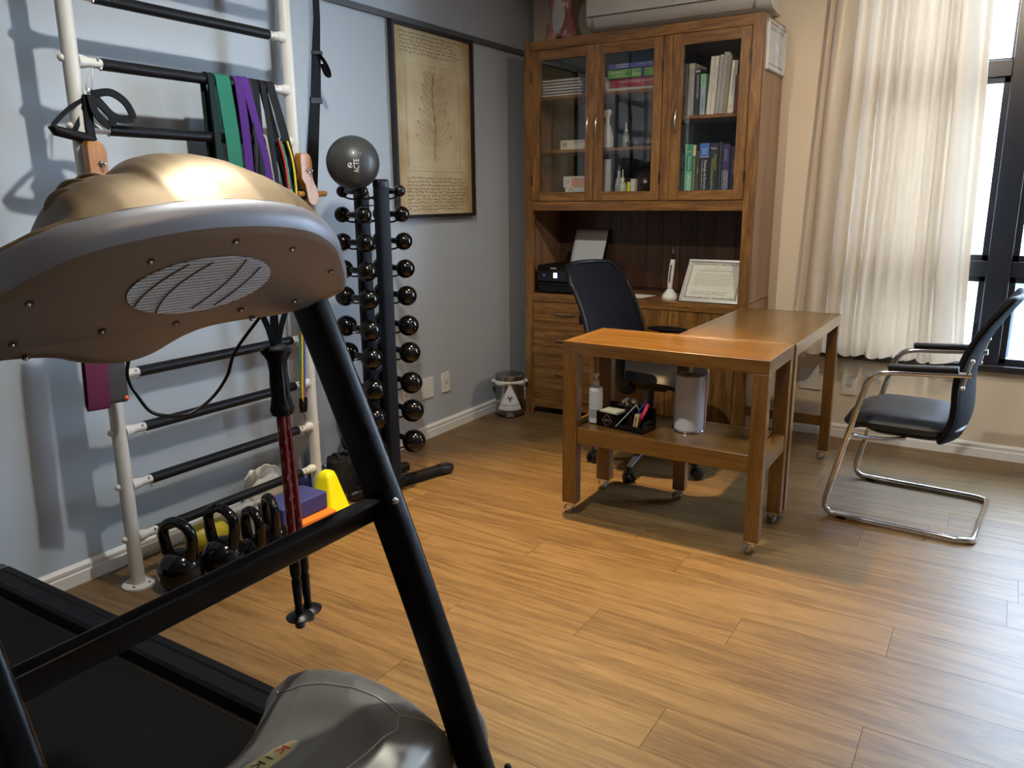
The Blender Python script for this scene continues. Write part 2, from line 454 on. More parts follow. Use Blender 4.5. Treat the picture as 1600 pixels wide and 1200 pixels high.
# window: black metal frame, pillar between the sashes, panes, granite sill
wn = struct('window_1', B().bb(WX0 - 0.03, WX0 + 0.04, -0.004, 0.11, WZ0, WZ1).bb(WX1 - 0.04, WX1 + 0.03, -0.004, 0.11, WZ0, WZ1).bb(WX0, WX1, -0.004, 0.11, WZ1 - 0.04, WZ1 + 0.02), M_win, bevel=0.004)
struct('window_sill', B().bb(WX0 - 0.06, WX1 + 0.06, -0.045, 0.12, WZ0 - 0.035, WZ0), M_granite, wn, bevel=0.003)
struct('window_pillar', B().bb(2.685, 2.79, -0.012, 0.11, WZ0, WZ1), M_win, wn, bevel=0.004)
cols = [(WX0 + 0.04, 2.685), (2.79, WX1 - 0.04)]
for x0, x1 in cols:
    for z0, z1, deep in ((WZ0, 0.955, 0.030), (1.035, 1.925, 0.030), (2.0, WZ1 - 0.04, 0.012)):
        f = B(); w = deep
        f.bb(x0, x0 + w, 0.02, 0.07, z0, z1).bb(x1 - w, x1, 0.02, 0.07, z0, z1).bb(x0, x1, 0.02, 0.07, z0, z0 + w).bb(x0, x1, 0.02, 0.07, z1 - w, z1)
        s_ = struct('window_sash', f, M_win, wn, bevel=0.003)
        struct('pane', B().bb(x0 + w, x1 - w, 0.043, 0.047, z0 + w, z1 - w), M_wglass, s_)
    struct('window_transom', B().bb(x0, x1, 0.0, 0.10, 0.955, 1.035), M_win, wn, bevel=0.004)
    struct('window_transom', B().bb(x0, x1, 0.0, 0.10, 1.925, 2.0), mat('transom_grey', (0.05, 0.048, 0.055), 0.35), wn, bevel=0.004)

# outside: white building across the light well, louvred panel, teal glazing, condenser
M_out = mat('white_render', (0.85, 0.87, 0.90), 0.8, bump=0.1)
fac = thing('opposite_building', 'white rendered building seen through the window panes', 'building', (2.4, 4.0, -3))
obj('wall', B().bb(-2.5, 2.74, 4.0, 4.4, -3.0, 3.4), M_out, fac)
obj('wall', B().bb(2.74, 7.5, 4.0, 4.4, 0.55, 3.4), M_out, fac)
obj('wall', B().bb(2.74, 7.5, 4.25, 4.4, -3.0, 0.55), flat((0.05, 0.07, 0.10), 0.5), fac)
for i in range(7):
    obj('louvre', B().box((4.0, 3.98, 0.60 - i * 0.032), (2.3, 0.05, 0.014), M=Matrix.Rotation(R(35), 3, 'X')), flat((0.16, 0.20, 0.30), 0.5), fac)
M_teal = mat('teal_glazing', (0.28, 0.55, 0.58), 0.2)
for i in range(3):
    x0 = 2.93 + i * 0.75
    w_ = obj('glazing_frame', B().bb(x0 - 0.05, x0, 4.10, 4.2, -1.6, 0.36).bb(x0 + 0.70, x0 + 0.75, 4.10, 4.2, -1.6, 0.36).bb(x0, x0 + 0.7, 4.10, 4.2, -0.08, -0.03).bb(x0, x0 + .7, 4.1, 4.2, 0.33, 0.38), flat((0.10, 0.16, 0.19), 0.5), fac)
    obj('pane', B().bb(x0, x0 + 0.7, 4.14, 4.16, -1.6, 0.36), M_teal, w_)
obj('ledge', B().bb(-2.5, 2.62, 3.93, 4.02, 0.60, 0.64), flat((0.16, 0.18, 0.24), 0.6), fac)
obj('ledge', B().bb(-2.5, 2.5, 3.90, 4.02, 2.205, 2.245), flat((0.16, 0.19, 0.27), 0.6), fac)
ac2 = thing('condenser_unit', 'white outdoor condenser with round fan grille on the opposite facade', 'air conditioner', (3.15, 3.85, 0.66))
obj('casing', B().bb(2.82, 3.55, 3.66, 3.93, 0.66, 1.12), flat((0.7, 0.72, 0.73), 0.5), ac2, bevel=0.01)
for r_ in (0.19, 0.15, 0.11, 0.07):
    obj('fan_guard', B().tube([(3.05 + r_ * math.cos(a * PI / 12), 3.652, 0.87 + r_ * math.sin(a * PI / 12)) for a in range(24)], 0.006, 6, closed=True), flat((0.2, 0.22, 0.24)), ac2)
tag(obj('courtyard_floor', B().bb(-4, 9, 0.12, 4.4, -3.2, -3.0), flat((0.35, 0.36, 0.37), 0.9)), kind='structure')

# curtain: one cloth in deep uneven folds, hanging from the ceiling to just below the sill
def curtain():
    b = B(); x0t, x1t = 1.86, 2.565; x0b, x1b = 1.775, 2.635
    folds = [(0, 0.0), (0.07, 0.5), (0.13, 0.8), (0.20, 1.4), (0.28, 2.3), (0.36, 3.2), (0.44, 4.1), (0.52, 5.1), (0.60, 6.1), (0.67, 7.1), (0.73, 8.0), (0.79, 9.0), (0.84, 9.6), (0.92, 9.95), (1.0, 10.4)]
    nu, nv = 420, 44
    def fn(u, v):
        z = ZC - 0.005 - v * (ZC - 0.515)
        x = (x0t + (x1t - x0t) * u) * (1 - v) + (x0b + (x1b - x0b) * u) * v
        ph = interp(folds, u) * 2 * PI
        amp = 0.056 * (0.75 + 0.25 * math.sin(u * 17)) * (0.8 + 0.3 * v)
        edge = min(1, u / 0.06, (1 - u) / 0.10 + 0.25)
        wob = 0.5 * noise.noise(Vector((u * 6, v * 1.6, 3.0)))
        s_ = math.sin(ph + wob * 1.3 + 0.5 * math.sin(v * 2.2 + u * 9))
        y = -0.112 + amp * edge * (math.copysign(abs(s_) ** 0.8, s_))
        x += 0.010 * math.cos(ph + wob) * edge
        x += 0.012 * noise.noise(Vector((u * 3, v * 2.0, 9.0))) * v
        y += 0.006 * noise.noise(Vector((u * 22, v * 6, 1.0)))
        if v > 0.995: z += 0.012 * math.sin(ph * 0.5 + 1)
        return (x, y, z)
    b.grid(fn, nu, nv)
    o = obj('curtain', b, M_curtain, smooth=60, loc=None)
    tag(o, 'long cream satin curtain hanging in folds over the window', 'curtain')
curtain()

# recessed lamps in the ceiling
for i, (l, t, p, s_, c_) in enumerate(LAMPS):
    where = ['above the rolling desk', 'above the wall bars and treadmill', 'above the visitor chair', 'behind the treadmill, over open floor'][i]
    d = thing('recessed_ceiling_lamp', 'small round recessed ceiling lamp ' + where, 'ceiling lamp', (l[0], l[1], ZC), 0, 'recessed ceiling lamps')
    obj('trim_ring', B().lathe([(0.036, 0), (0.052, 0), (0.052, -0.006), (0.036, -0.006), (0.036, 0)], (l[0], l[1], ZC), 28), M_white, d)
    obj('bulb', B().lathe([(0.0, -0.002), (0.034, -0.002)], (l[0], l[1], ZC), 24), flat((1, 0.9, 0.7), emit=(1, 0.8, 0.55), estr=8.0), d)

# sockets
def socket(loc, n, w, h, label, holes=True, cat='socket', group=None, name='wall_socket'):
    """n: wall normal"""
    n = Vector(n); ux = Vector((0, 0, 1)).cross(n)
    t = thing(name, label, cat, loc, 0, group)
    M = Matrix((ux, n, (0, 0, 1))).transposed()
    b = B().prism(rrect(w, h, 0.008), loc, ux, (0, 0, 1), n * 0.009)
    obj('plate', b, M_plastic_w, t, bevel=0.002)
    if holes:
        c = Vector(loc) + n * 0.009
        hex_ = [(0.020, 0), (0.011, 0.0125), (-0.011, 0.0125), (-0.020, 0), (-0.011, -0.0125), (0.011, -0.0125)]
        obj('socket_recess', B().prism(hex_, c, ux, (0, 0, 1), n * 0.0012), flat((0.62, 0.61, 0.58)), t)
        for dx, dz in ((-0.009, 0.0015), (0.009, 0.0015), (0, -0.004)):
            obj('pin_hole', B().lathe([(0, 0), (0.0026, 0)], c + ux * dx + Vector((0, 0, dz)) + n * 0.0014, 10, axis_mat(n)), M_black, t)
    return t
socket((0, -1.055, 0.30), (1, 0, 0), 0.072, 0.118, 'white wall socket nearest the pedal bin on the grey wall')
socket((0, -1.235, 0.30), (1, 0, 0), 0.115, 0.118, 'blank white square plate between the two sockets on the grey wall', False, 'wall plate', name='blank_wall_plate')
socket((0, -1.425, 0.30), (1, 0, 0), 0.072, 0.118, 'white wall socket half hidden behind the dumbbell rack')
socket((1.875, 0, 0.325), (0, -1, 0), 0.125, 0.118, 'blank white plate low on the beige wall behind the desk', False, 'wall plate', name='blank_wall_plate')
socket((2.085, 0, 0.312), (0, -1, 0), 0.078, 0.112, 'white wall socket below the curtain hem on the beige wall')

# ------------------------------------------------------------------ bookcase-desk of solid wood
cab = thing('wooden_bookcase', 'tall brown wooden bookcase with three glass doors, open niche and drawers', 'bookcase', (0.9, -0.235, 0))
CX0, CX1, CY0, CY1, CZ = 0.197, 1.602, -0.45, -0.02, 2.262
F = -0.45
def P(name, b, m=None, parent=None, **k):
    return obj(name, b, m, parent or cab, **k)
P('side_panel', B().bb(CX0, CX0 + 0.02, F + 0.02, CY1, 0.06, CZ - 0.02), SIDEW)
P('side_panel', B().bb(CX1 - 0.02, CX1, F + 0.02, CY1, 0.796, CZ - 0.001), SIDEW)
P('side_panel', B().bb(CX1 - 0.02, CX1 + 0.003, F + 0.02, CY1, 0.06, 0.792), SIDEW)
P('stile', B().bb(CX0, 0.252, F, F + 0.03, 0.0, CZ), WZ, bevel=0.002)
P('stile', B().bb(1.547, CX1, F, F + 0.03, 0.0, CZ), WZ, bevel=0.002)
P('stile', B().bb(1.076, 1.128, F, F + 0.03, 1.347, 2.208), WZ, bevel=0.001)
P('rail', B().bb(0.252, 1.547, F, F + 0.03, 2.209, CZ), WX, bevel=0.002)
P('rail', B().bb(0.252, 1.547, F, F + 0.03, 1.292, 1.346), WX, bevel=0.002)
P('top_panel', B().bb(CX0 + 0.02, CX1 - 0.02, F + 0.03, CY1, CZ - 0.022, CZ - 0.001), WX)
P('niche_ceiling', B().bb(CX0 + 0.02, CX1 - 0.02, F + 0.03, CY1, 1.318, 1.349), WX)
# back boards, one by one
xb = [0.217, 0.345, 0.47, 0.626, 0.73, 0.838, 0.946, 1.055, 1.16, 1.274, 1.40, 1.582]
for a, c in zip(xb, xb[1:]):
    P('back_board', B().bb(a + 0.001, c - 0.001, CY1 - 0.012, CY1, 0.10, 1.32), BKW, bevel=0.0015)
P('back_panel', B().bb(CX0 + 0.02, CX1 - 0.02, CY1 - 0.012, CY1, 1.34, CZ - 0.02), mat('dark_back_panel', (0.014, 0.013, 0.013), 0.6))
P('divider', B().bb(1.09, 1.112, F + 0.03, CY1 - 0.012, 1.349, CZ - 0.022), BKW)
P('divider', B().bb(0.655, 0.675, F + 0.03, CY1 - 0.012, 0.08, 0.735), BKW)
P('shelf', B().bb(0.217, 1.09, -0.405, CY1 - 0.012, 1.937, 1.955), WX, bevel=0.001)
P('shelf', B().bb(0.217, 1.09, -0.405, CY1 - 0.012, 1.630, 1.648), WX, bevel=0.001)
P('shelf', B().bb(1.112, 1.582, -0.405, CY1 - 0.012, 1.778, 1.796), WX, bevel=0.001)
P('countertop', B().bb(0.252, 1.547, F - 0.002, CY1 - 0.012, 0.735, 0.785), WX, bevel=0.003)
# glass doors
def glass_door(x0, x1, gx0, gx1, hx, hinge):
    d = P('door', B().bb(x0, gx0, F - 0.006, F + 0.016, 1.350, 2.206).bb(gx1, x1, F - 0.006, F + 0.016, 1.350, 2.206), WZ, bevel=0.0015)
    P('door_rail', B().bb(gx0 + 0.0006, gx1 - 0.0006, F - 0.0055, F + 0.016, 2.150, 2.206), WX, d, bevel=0.001)
    P('door_rail', B().bb(gx0 + 0.0006, gx1 - 0.0006, F - 0.0055, F + 0.016, 1.350, 1.401), WX, d, bevel=0.001)
    P('pane', B().bb(gx0 - 0.005, gx1 + 0.005, F + 0.006, F + 0.010, 1.395, 2.156), M_glass, d)
    h = smooth_path([(hx, F - 0.006, 1.828), (hx, F - 0.020, 1.818), (hx, F - 0.030, 1.79), (hx, F - 0.032, 1.76), (hx, F - 0.028, 1.73), (hx, F - 0.018, 1.712), (hx, F - 0.006, 1.704)], 4)
    n = len(h); P('handle', B().tube(h, [0.0045 + 0.0035 * math.sin(PI * min(1, i / n * 1.1)) ** 2 * (1.2 - i / n) for i in range(n)], 10), M_nickel, d)
    for z in (2.06, 1.47):
        P('hinge', B().lathe([(0, 0), (0.004, 0), (0.004, 0.055), (0, 0.055)], (hinge, F - 0.007, z - 0.027), 8), M_black, d)
glass_door(0.254, 0.664, 0.306, 0.610, 0.634, 0.254)
glass_door(0.667, 1.073, 0.723, 1.022, 0.690, 1.074)
glass_door(1.131, 1.545, 1.187, 1.491, 1.163, 1.546)
# drawers and lower doors
for z0, z1 in ((0.612, 0.732), (0.449, 0.568), (0.105, 0.403)):
    d = P('drawer', B().bb(0.257, 0.655, F + 0.001, F + 0.022, z0, z1), WX, bevel=0.002)
    zc = {0.612: 0.668, 0.449: 0.503, 0.105: 0.288}[z0]
    P('drawer_handle', B().sweep(smooth_path([(0.426, F, zc), (0.430, F - 0.018, zc), (0.448, F - 0.024, zc), (0.522, F - 0.024, zc), (0.540, F - 0.018, zc), (0.544, F, zc)], 4), rrect(0.010, 0.006, 0.002, 2), up=(0, 0, 1)), M_nickel, d)
P('rail', B().bb(0.252, 0.66, F, F + 0.03, 0.569, 0.611), WX, bevel=0.001)
P('rail', B().bb(0.252, 0.66, F, F + 0.03, 0.404, 0.448), WX, bevel=0.001)
P('stile', B().bb(0.657, 0.698, F, F + 0.03, 0.10, 0.735), WZ, bevel=0.001)
P('rail', B().prism([(0.252, 0.103), (0.252, 0.035), (0.262, 0.03), (0.272, 0.052), (1.527, 0.052), (1.537, 0.03), (1.547, 0.035), (1.547, 0.103)], (0, F, 0), (1, 0, 0), (0, 0, 1), (0, 0.03, 0)), WX)
for x0, x1 in ((0.701, 1.150), (1.154, 1.545)):
    d = P('lower_door', B().bb(x0, x0 + 0.06, F + 0.001, F + 0.022, 0.106, 0.732), WZ, bevel=0.0015)
    P('door_stile', B().bb(x1 - 0.06, x1, F + 0.001, F + 0.022, 0.106, 0.732), WZ, d, bevel=0.0015)
    P('door_panel', B().bb(x0 + 0.06, x1 - 0.06, F + 0.006, F + 0.018, 0.106, 0.732), WZ, d)
    P('door_knob', B().ball(((x1 - 0.03) if x0 < 1 else (x0 + 0.03), F - 0.014, 0.56), 0.012, 12, 8), M_nickel, d)
P('bottom_panel', B().bb(0.217, 1.582, F + 0.03, CY1, 0.08, 0.10), WX)
P('foot', B().bb(CX0, 0.252, CY1 - 0.05, CY1, 0, 0.06), WZ)
P('foot', B().bb(1.547, CX1, CY1 - 0.05, CY1, 0, 0.06), WZ)

# framed certificate on the side of the bookcase
cs = thing('framed_certificate', 'white framed certificate hanging on the side of the wooden bookcase', 'certificate', (1.61, -0.215, 2.12))
obj('picture_frame', B().bb(1.602, 1.618, -0.395, -0.035, 2.003, 2.017).bb(1.602, 1.618, -0.395, -0.035, 2.227, 2.241).bb(1.602, 1.618, -0.395, -0.383, 2.003, 2.241).bb(1.602, 1.618, -0.047, -0.035, 2.003, 2.241), flat((0.62, 0.63, 0.64), 0.35), cs, bevel=0.002)
obj('certificate_sheet', B().bb(1.602, 1.608, -0.385, -0.045, 2.012, 2.232), M_paper, cs)
obj('ornament_border', B().bb(1.6082, 1.6086, -0.365, -0.065, 2.196, 2.216), flat((0.45, 0.50, 0.49)), cs)
obj('ornament_border', B().bb(1.6082, 1.6086, -0.365, -0.065, 2.028, 2.042), flat((0.45, 0.50, 0.49)), cs)
print_lines('print', (1.6087, -0.345, 2.182), (0, 1, 0), (0, 0, 1), 9, 0.26, 0.0155, 0.006, flat((0.25, 0.26, 0.28)), cs, seed=5)

# ---- books
def book(x0, x1, z0, z1, col, label, group=None, yf=-0.392, depth=0.19, lean=0.0, lines=(), page=(0.75, 0.73, 0.66), bands=(), name='book', cat='book', rough=0.45):
    w = x1 - x0; h = z1 - z0; c = Vector(((x0 + x1) / 2, yf, z0))
    t = thing(name, label, cat, c, 0, group)
    m = flat(col, rough)
    t2 = min(0.0025, w * 0.12)
    obj('cover', B().bb(x0, x1, yf, yf + 0.003, z0, z1).bb(x0, x0 + t2, yf, yf + depth, z0, z1).bb(x1 - t2, x1, yf, yf + depth, z0, z1), m, t, bevel=0.0008)
    obj('page_block', B().bb(x0 + t2, x1 - t2, yf + 0.003, yf + depth - 0.004, z0 + 0.003, z1 - 0.003), flat(page, 0.8), t)
    for a, bb_, cc in bands:
        obj('spine_band', B().bb(x0 + 0.0002, x1 - 0.0002, yf - 0.0006, yf + 0.001, z0 + h * a, z0 + h * bb_), flat(cc, 0.5), t)
    for s_, pos, size, cc, wid, off in lines:       # vertical spine lettering reading downwards
        text(s_, size, (c.x + off * w, yf - 0.0012, z0 + h * pos), (0, 0, -1), (1, 0, 0), flat(cc, 0.5), t, width=wid)
    if lean:
        t.matrix_basis = Matrix.Translation(c) @ Matrix.Rotation(lean, 4, 'Y'); t.rotation_euler = (0, lean, 0)
    return t
W_ = (0.72, 0.72, 0.70); K_ = (0.03, 0.03, 0.03)
US = 1.7965
GU, GL = 'books and folders on the upper right shelf', 'books on the lower right shelf'
book(1.150, 1.166, US, US + .27, (0.04, 0.04, 0.045), 'black book at the far left of the upper shelf behind the right glass door', GU)
book(1.1685, 1.1945, US, US + .268, (0.10, 0.095, 0.09), 'dark grey ring folder beside the thick silver-grey book', GU)
book(1.200, 1.232, US, US + .267, (0.36, 0.37, 0.36), 'thick silver-grey book with a pale yellow spine top', GU, lines=[('MANUAL DE FISIOTERAPIA', .45, .012, (0.75, 0.75, 0.72), .17, .12), ('NA PRATICA CLINICA', .42, .010, (0.1, 0.1, 0.1), .15, -.2)], bands=[(.90, .985, (0.48, 0.48, 0.30))])
book(1.2375, 1.263, US, US + .236, (0.035, 0.04, 0.06), 'navy black book with white spine lettering next to the green topped one', GU, lines=[('ACUPUNTURA', .62, .014, (0.8, 0.8, 0.85), .12, .05)], bands=[(.93, .97, (0.5, 0.5, 0.55))])
book(1.267, 1.2945, US, US + .208, (0.40, 0.55, 0.62), 'pale blue short book with a green spine top', GU, lines=[('FUNDAMENTOS', .28, .013, (0.05, 0.15, 0.3), .075, 0), ('ATLAS', .85, .010, (0.05, 0.2, 0.1), .022, 0)], bands=[(.72, 1.0, (0.25, 0.62, 0.28))])
book(1.3035, 1.3245, US, US + .292, (0.78, 0.76, 0.66), 'white spined folder with yellowish lettering leaning right', GU, lean=R(3), lines=[('FISIOTERAPIA', .62, .011, (0.55, 0.45, 0.2), .12, 0)])
book(1.3255, 1.346, US, US + .292, (0.76, 0.77, 0.74), 'white spined folder with greenish lettering leaning right', GU, lean=R(3), lines=[('REABILITACAO', .60, .010, (0.2, 0.35, 0.3), .13, 0)])
# comb-bound volumes
def comb(x0, x1, z1, label, lean):
    w = x1 - x0; c = Vector(((x0 + x1) / 2, -0.392, US))
    t = thing('spiral_bound_volume', label, 'book', c, 0, GU)
    obj('page_block', B().bb(x0, x1, -0.382, -0.2, US, z1), flat((0.7, 0.7, 0.68), 0.8), t)
    for k in range(int((z1 - US) / 0.0085)):
        z = US + 0.006 + k * 0.0085
        obj('binding_ring', B().tube([(c.x + (w * .48) * math.cos(a), -0.383 - 0.009 * math.sin(a), z) for a in [PI * q / 6 for q in range(7)]], 0.0019, 6), flat((0.70, 0.70, 0.74), 0.3), t)
    t.rotation_euler = (0, lean, 0)
comb(1.349, 1.366, US + .297, 'thin white comb bound volume left of the thick comb bound one', R(3.2))
comb(1.3685, 1.3935, US + .308, 'thick white comb bound volume, tallest on its shelf', R(3.4))
book(1.395, 1.414, US, US + .285, (0.33, 0.30, 0.22), 'olive beige folder between comb bound volume and wide cream book', GU, lean=R(3))
book(1.4175, 1.451, US, US + .262, (0.80, 0.78, 0.68), 'wide cream book with thin dark lettering leaning right', GU, lean=R(3.2), lines=[('TRATADO DE MEDICINA', .60, .010, (0.2, 0.2, 0.2), .14, -.05), ('oo', .12, .014, (0.15, 0.2, 0.2), .02, 0)])
book(1.4535, 1.480, US, US + .19, (0.22, 0.035, 0.02), 'dark red book at the right end of the upper shelf', GU)
LS = 1.3495
book(1.140, 1.163, LS, LS + .27, (0.02, 0.03, 0.035), 'near black book at the left end of the lower shelf', GL)
book(1.1665, 1.195, LS, LS + .25, (0.025, 0.04, 0.04), 'black comb bound look book left of the green atlas', GL, lines=[('S', .62, .012, (0.2, 0.25, 0.25), None, 0)])
book(1.1975, 1.205, LS, LS + .298, (0.18, 0.55, 0.38), 'thin light green book beside the green atlas', GL)
book(1.206, 1.238, LS, LS + .298, (0.03, 0.34, 0.22), 'green anatomy atlas with white and mint spine', GL, lines=[('Sobotta', .66, .022, (0.75, 0.85, 0.8), .072, 0), ('Anatomia', .26, .026, (0.72, 0.88, 0.8), .115, 0)], bands=[(.02, .52, (0.22, 0.60, 0.45)), (.86, .875, (0.6, 0.45, 0.1))])
book(1.2405, 1.258, LS, LS + .295, (0.045, 0.16, 0.06), 'dark green book with a cream label at the spine top', GL, lines=[('TRATADO DE ACUPUNTURA', .40, .011, (0.55, 0.6, 0.2), .20, 0)], bands=[(.80, .99, (0.70, 0.66, 0.45))])
book(1.2605, 1.278, LS, LS + .262, (0.09, 0.05, 0.05), 'thin dark brown book left of the blue topped one', GL, lines=[('Guia', .6, .010, (0.6, 0.5, 0.5), .03, .15)])
book(1.2805, 1.333, LS, LS + .302, (0.015, 0.015, 0.018), 'thick black exercise physiology book with a bright blue spine top', GL, lines=[('Fisiologia do Exercício', .44, .019, (0.85, 0.85, 0.85), .155, .12), ('Nutrição, Energia e Desempenho Humano', .44, .009, (0.8, 0.8, 0.8), .15, -.2)], bands=[(.76, .99, (0.05, 0.18, 0.60)), (.75, .765, (0.6, 0.7, 0.8)), (.0, .05, (0.10, 0.15, 0.35))])
for k, s_ in enumerate(('McArdle', 'Katch', 'Katch')):
    text(s_, .011, (1.307, -.3935, LS + .270 - k * .0115), (1, 0, 0), (0, 0, 1), flat((0.85, 0.85, 0.9)), [o for o in COL.objects if o.get('label', '').startswith('thick black exercise')][0])
book(1.336, 1.384, LS, LS + .300, (0.02, 0.028, 0.04), 'thick black musculoskeletal assessment book with yellow green lettering', GL, lines=[('AVALIAÇÃO', .66, .015, (0.55, 0.65, 0.10), .085, .16), ('MUSCULOESQUELÉTICA', .44, .014, (0.55, 0.65, 0.10), .175, -.16)])
text('Magee', .014, (1.358, -.3935, LS + .272), (1, 0, 0), (0, 0, 1), flat((0.85, 0.85, 0.9)), [o for o in COL.objects if o.get('label', '').startswith('thick black musculo')][0])
book(1.387, 1.4015, LS, LS + .303, (0.05, 0.06, 0.07), 'thin charcoal book between two thick dark books', GL)
book(1.4045, 1.447, LS, LS + .292, (0.035, 0.025, 0.12), 'dark violet therapeutic exercise book with white lettering', GL, lines=[('EXERCÍCIOS', .36, .014, (0.85, 0.85, 0.9), .09, .2), ('TERAPÊUTICOS', .36, .013, (0.85, 0.85, 0.9), .11, -.1), ('Fundamentos e Técnicas', .36, .007, (0.8, 0.8, 0.8), .09, -.34), ('Carolyn Kisner', .8, .008, (0.7, 0.7, 0.8), .06, .1), ('Lynn Allen Colby', .8, .008, (0.7, 0.7, 0.8), .06, -.12)])
book(1.450, 1.488, LS, LS + .278, (0.025, 0.03, 0.07), 'navy book with red and white lettering at the right end', GL, lines=[('O CORPO', .62, .015, (0.75, 0.4, 0.4), .075, -.05)], bands=[(.03, .13, (0.7, 0.68, 0.6))])

# lying stacks
def slab(name, label, x0, x1, z0, z1, col, cat='book', yf=-0.375, depth=0.26, group=None, texts=(), pages=True, bands=()):
    t = thing(name, label, cat, ((x0 + x1) / 2, yf, z0), 0, group); h = z1 - z0
    tt = min(0.0025, h * 0.15)
    obj('cover', B().bb(x0, x1, yf, yf + 0.003, z0, z1).bb(x0, x1, yf, yf + depth, z0, z0 + tt).bb(x0, x1, yf, yf + depth, z1 - tt, z1), flat(col, 0.4), t, bevel=0.001)
    if pages: obj('page_block', B().bb(x0 + 0.004, x1 - 0.004, yf + 0.003, yf + depth - 0.004, z0 + tt, z1 - tt), flat((0.75, 0.74, 0.7), 0.8), t)
    for a, c, cc in bands: obj('print_band', B().bb(x0 + (x1 - x0) * a, x0 + (x1 - x0) * c, yf - 0.0007, yf, z0 + h * 0.08, z1 - h * .08), flat(cc, 0.4), t)
    for s_, fx, fz, size, cc, wid in texts:
        text(s_, size, (x0 + (x1 - x0) * fx, yf - 0.0015, z0 + h * fz), (1, 0, 0), (0, 0, 1), flat(cc, 0.5), t, width=wid)
    return t
G2 = 'books and reams lying on the top middle shelf'
z = 1.9555
cb = thing('spiral_notebook', 'white comb bound notebook at the bottom of the lying stack', 'notebook', (0.88, -0.38, z), 0, G2)
obj('page_block', B().bb(0.712, 1.04, -0.375, -0.12, z, z + .017), flat((0.74, 0.72, 0.64), 0.8), cb)
for k in range(36): obj('binding_ring', B().tube([(0.722 + k * .0088, -0.374 - .008 * math.sin(a), z + .0085 - .0085 * math.cos(a)) for a in [PI * q / 5 for q in range(6)]], 0.0016, 5), flat((0.5, 0.5, 0.5), 0.3), cb)
slab('red_book', 'dark red hardback lying under the green paper ream', 0.728, 1.04, z + .019, z + .064, (0.33, 0.02, 0.05), group=G2, texts=[('CADERNO PASTORAL DE ESTUDOS', .52, .62, .016, (0.75, 0.6, 0.45), .235)])
slab('paper_ream', 'green and dark blue wrapped ream of paper on the red book', 0.712, 1.04, z + .066, z + .118, (0.02, 0.03, 0.09), 'paper ream', group=G2, pages=False, bands=[(.0, .62, (0.16, 0.38, 0.06)), (.68, .98, (0.16, 0.40, 0.05))],
     texts=[('paperboard', .165, .66, .014, (0.75, 0.85, 0.6), .075), ('premium', .19, .32, .009, (0.75, 0.85, 0.6), .04), ('A3', .40, .5, .034, (0.015, 0.02, 0.05), .04), ('|', .475, .5, .03, (0.8, 0.9, 0.7), None), ('75 g/m2', .55, .66, .009, (0.02, 0.03, 0.03), .04), ('500 folhas', .55, .38, .009, (0.8, 0.9, 0.7), .04)])
slab('atlas_book', 'violet blue atlas lying on top of the ream stack', 0.716, 1.04, z + .120, z + .148, (0.07, 0.07, 0.30), group=G2, texts=[('ATLAS GRÁFICO', .26, .7, .011, (0.8, 0.82, 0.9), .075), ('DE ACUPUNTURA', .26, .28, .010, (0.8, 0.82, 0.9), .072), ('com pontos ilustrados', .68, .6, .008, (0.6, 0.62, 0.8), .09)])
obj_ps = thing('paper_stack', 'stack of loose sheets left of the red hardback', 'paper', (0.695, -0.36, z), 0)
bp_ = B()
for k in range(14): bp_.box((0.692 + .003 * math.sin(k * 2.1), -0.26, z + .003 + k * .0062), (0.034 + .003 * math.cos(k), 0.2, 0.0052))
obj('sheets', bp_, M_paper, obj_ps)
G3 = 'ring notebooks stacked on the top left shelf'
for k in range(6):
    col = [(0.70, 0.70, 0.68), (0.1, 0.1, 0.12), (0.66, 0.68, 0.72), (0.55, 0.57, 0.6), (0.12, 0.12, 0.14), (0.6, 0.6, 0.58)][k]
    nm = ['white sheet pad at the very bottom', 'black notebook second from the bottom', 'pale blue-grey notebook third from the bottom', 'mid grey notebook fourth from the bottom', 'black notebook second from the top', 'light grey notebook on top'][k]
    t = thing('ring_notebook', nm + ' of the left shelf stack', 'notebook', (0.4, -0.36, z + k * .0165), 0, G3)
    zz = z + k * .0165; dx = [0, .006, -.004, .008, .002, -.006][k]
    obj('page_block', B().bb(0.235, 0.535 + dx, -0.37, -0.15, zz + .0035, zz + .0120), flat((0.66, 0.66, 0.66), 0.8), t)
    obj('cover', B().bb(0.232, 0.540 + dx, -0.374, -0.148, zz + .0125, zz + .0155).bb(0.232, 0.540 + dx, -0.374, -0.148, zz, zz + .003), flat(tuple(c * .35 for c in col), 0.5), t)
    for q in range(11): obj('binding_ring', B().tube([(0.540 + dx + .007 * math.sin(a), -0.365 + q * .02, zz + .0075 - .0075 * math.cos(a)) for a in [PI * w / 4 for w in range(5)]], 0.0012, 5), M_chrome, t)

def carton(name, label, x0, x1, y0, y1, z0, z1, col, cat='box', prints=(), texts=()):
    t = thing(name, label, cat, ((x0 + x1) / 2, (y0 + y1) / 2, z0))
    obj('carton', B().bb(x0, x1, y0, y1, z0, z1), flat(col, 0.55), t, bevel=0.001)
    obj('lid_flap', B().bb(x0 + .001, x1 - .001, y0 - .0008, y0, z1 - (z1 - z0) * .12, z1 - .001), flat(tuple(c * .93 for c in col), 0.55), t)
    for fx0, fx1, fz0, fz1, c in prints:
        obj('print', B().bb(x0 + (x1 - x0) * fx0, x0 + (x1 - x0) * fx1, y0 - .0012, y0, z0 + (z1 - z0) * fz0, z0 + (z1 - z0) * fz1), flat(c, 0.5), t)
    for s_, fx, fz, size, c, w in texts: text(s_, size, (x0 + (x1 - x0) * fx, y0 - .002, z0 + (z1 - z0) * fz), (1, 0, 0), (0, 0, 1), flat(c, 0.5), t, width=w)
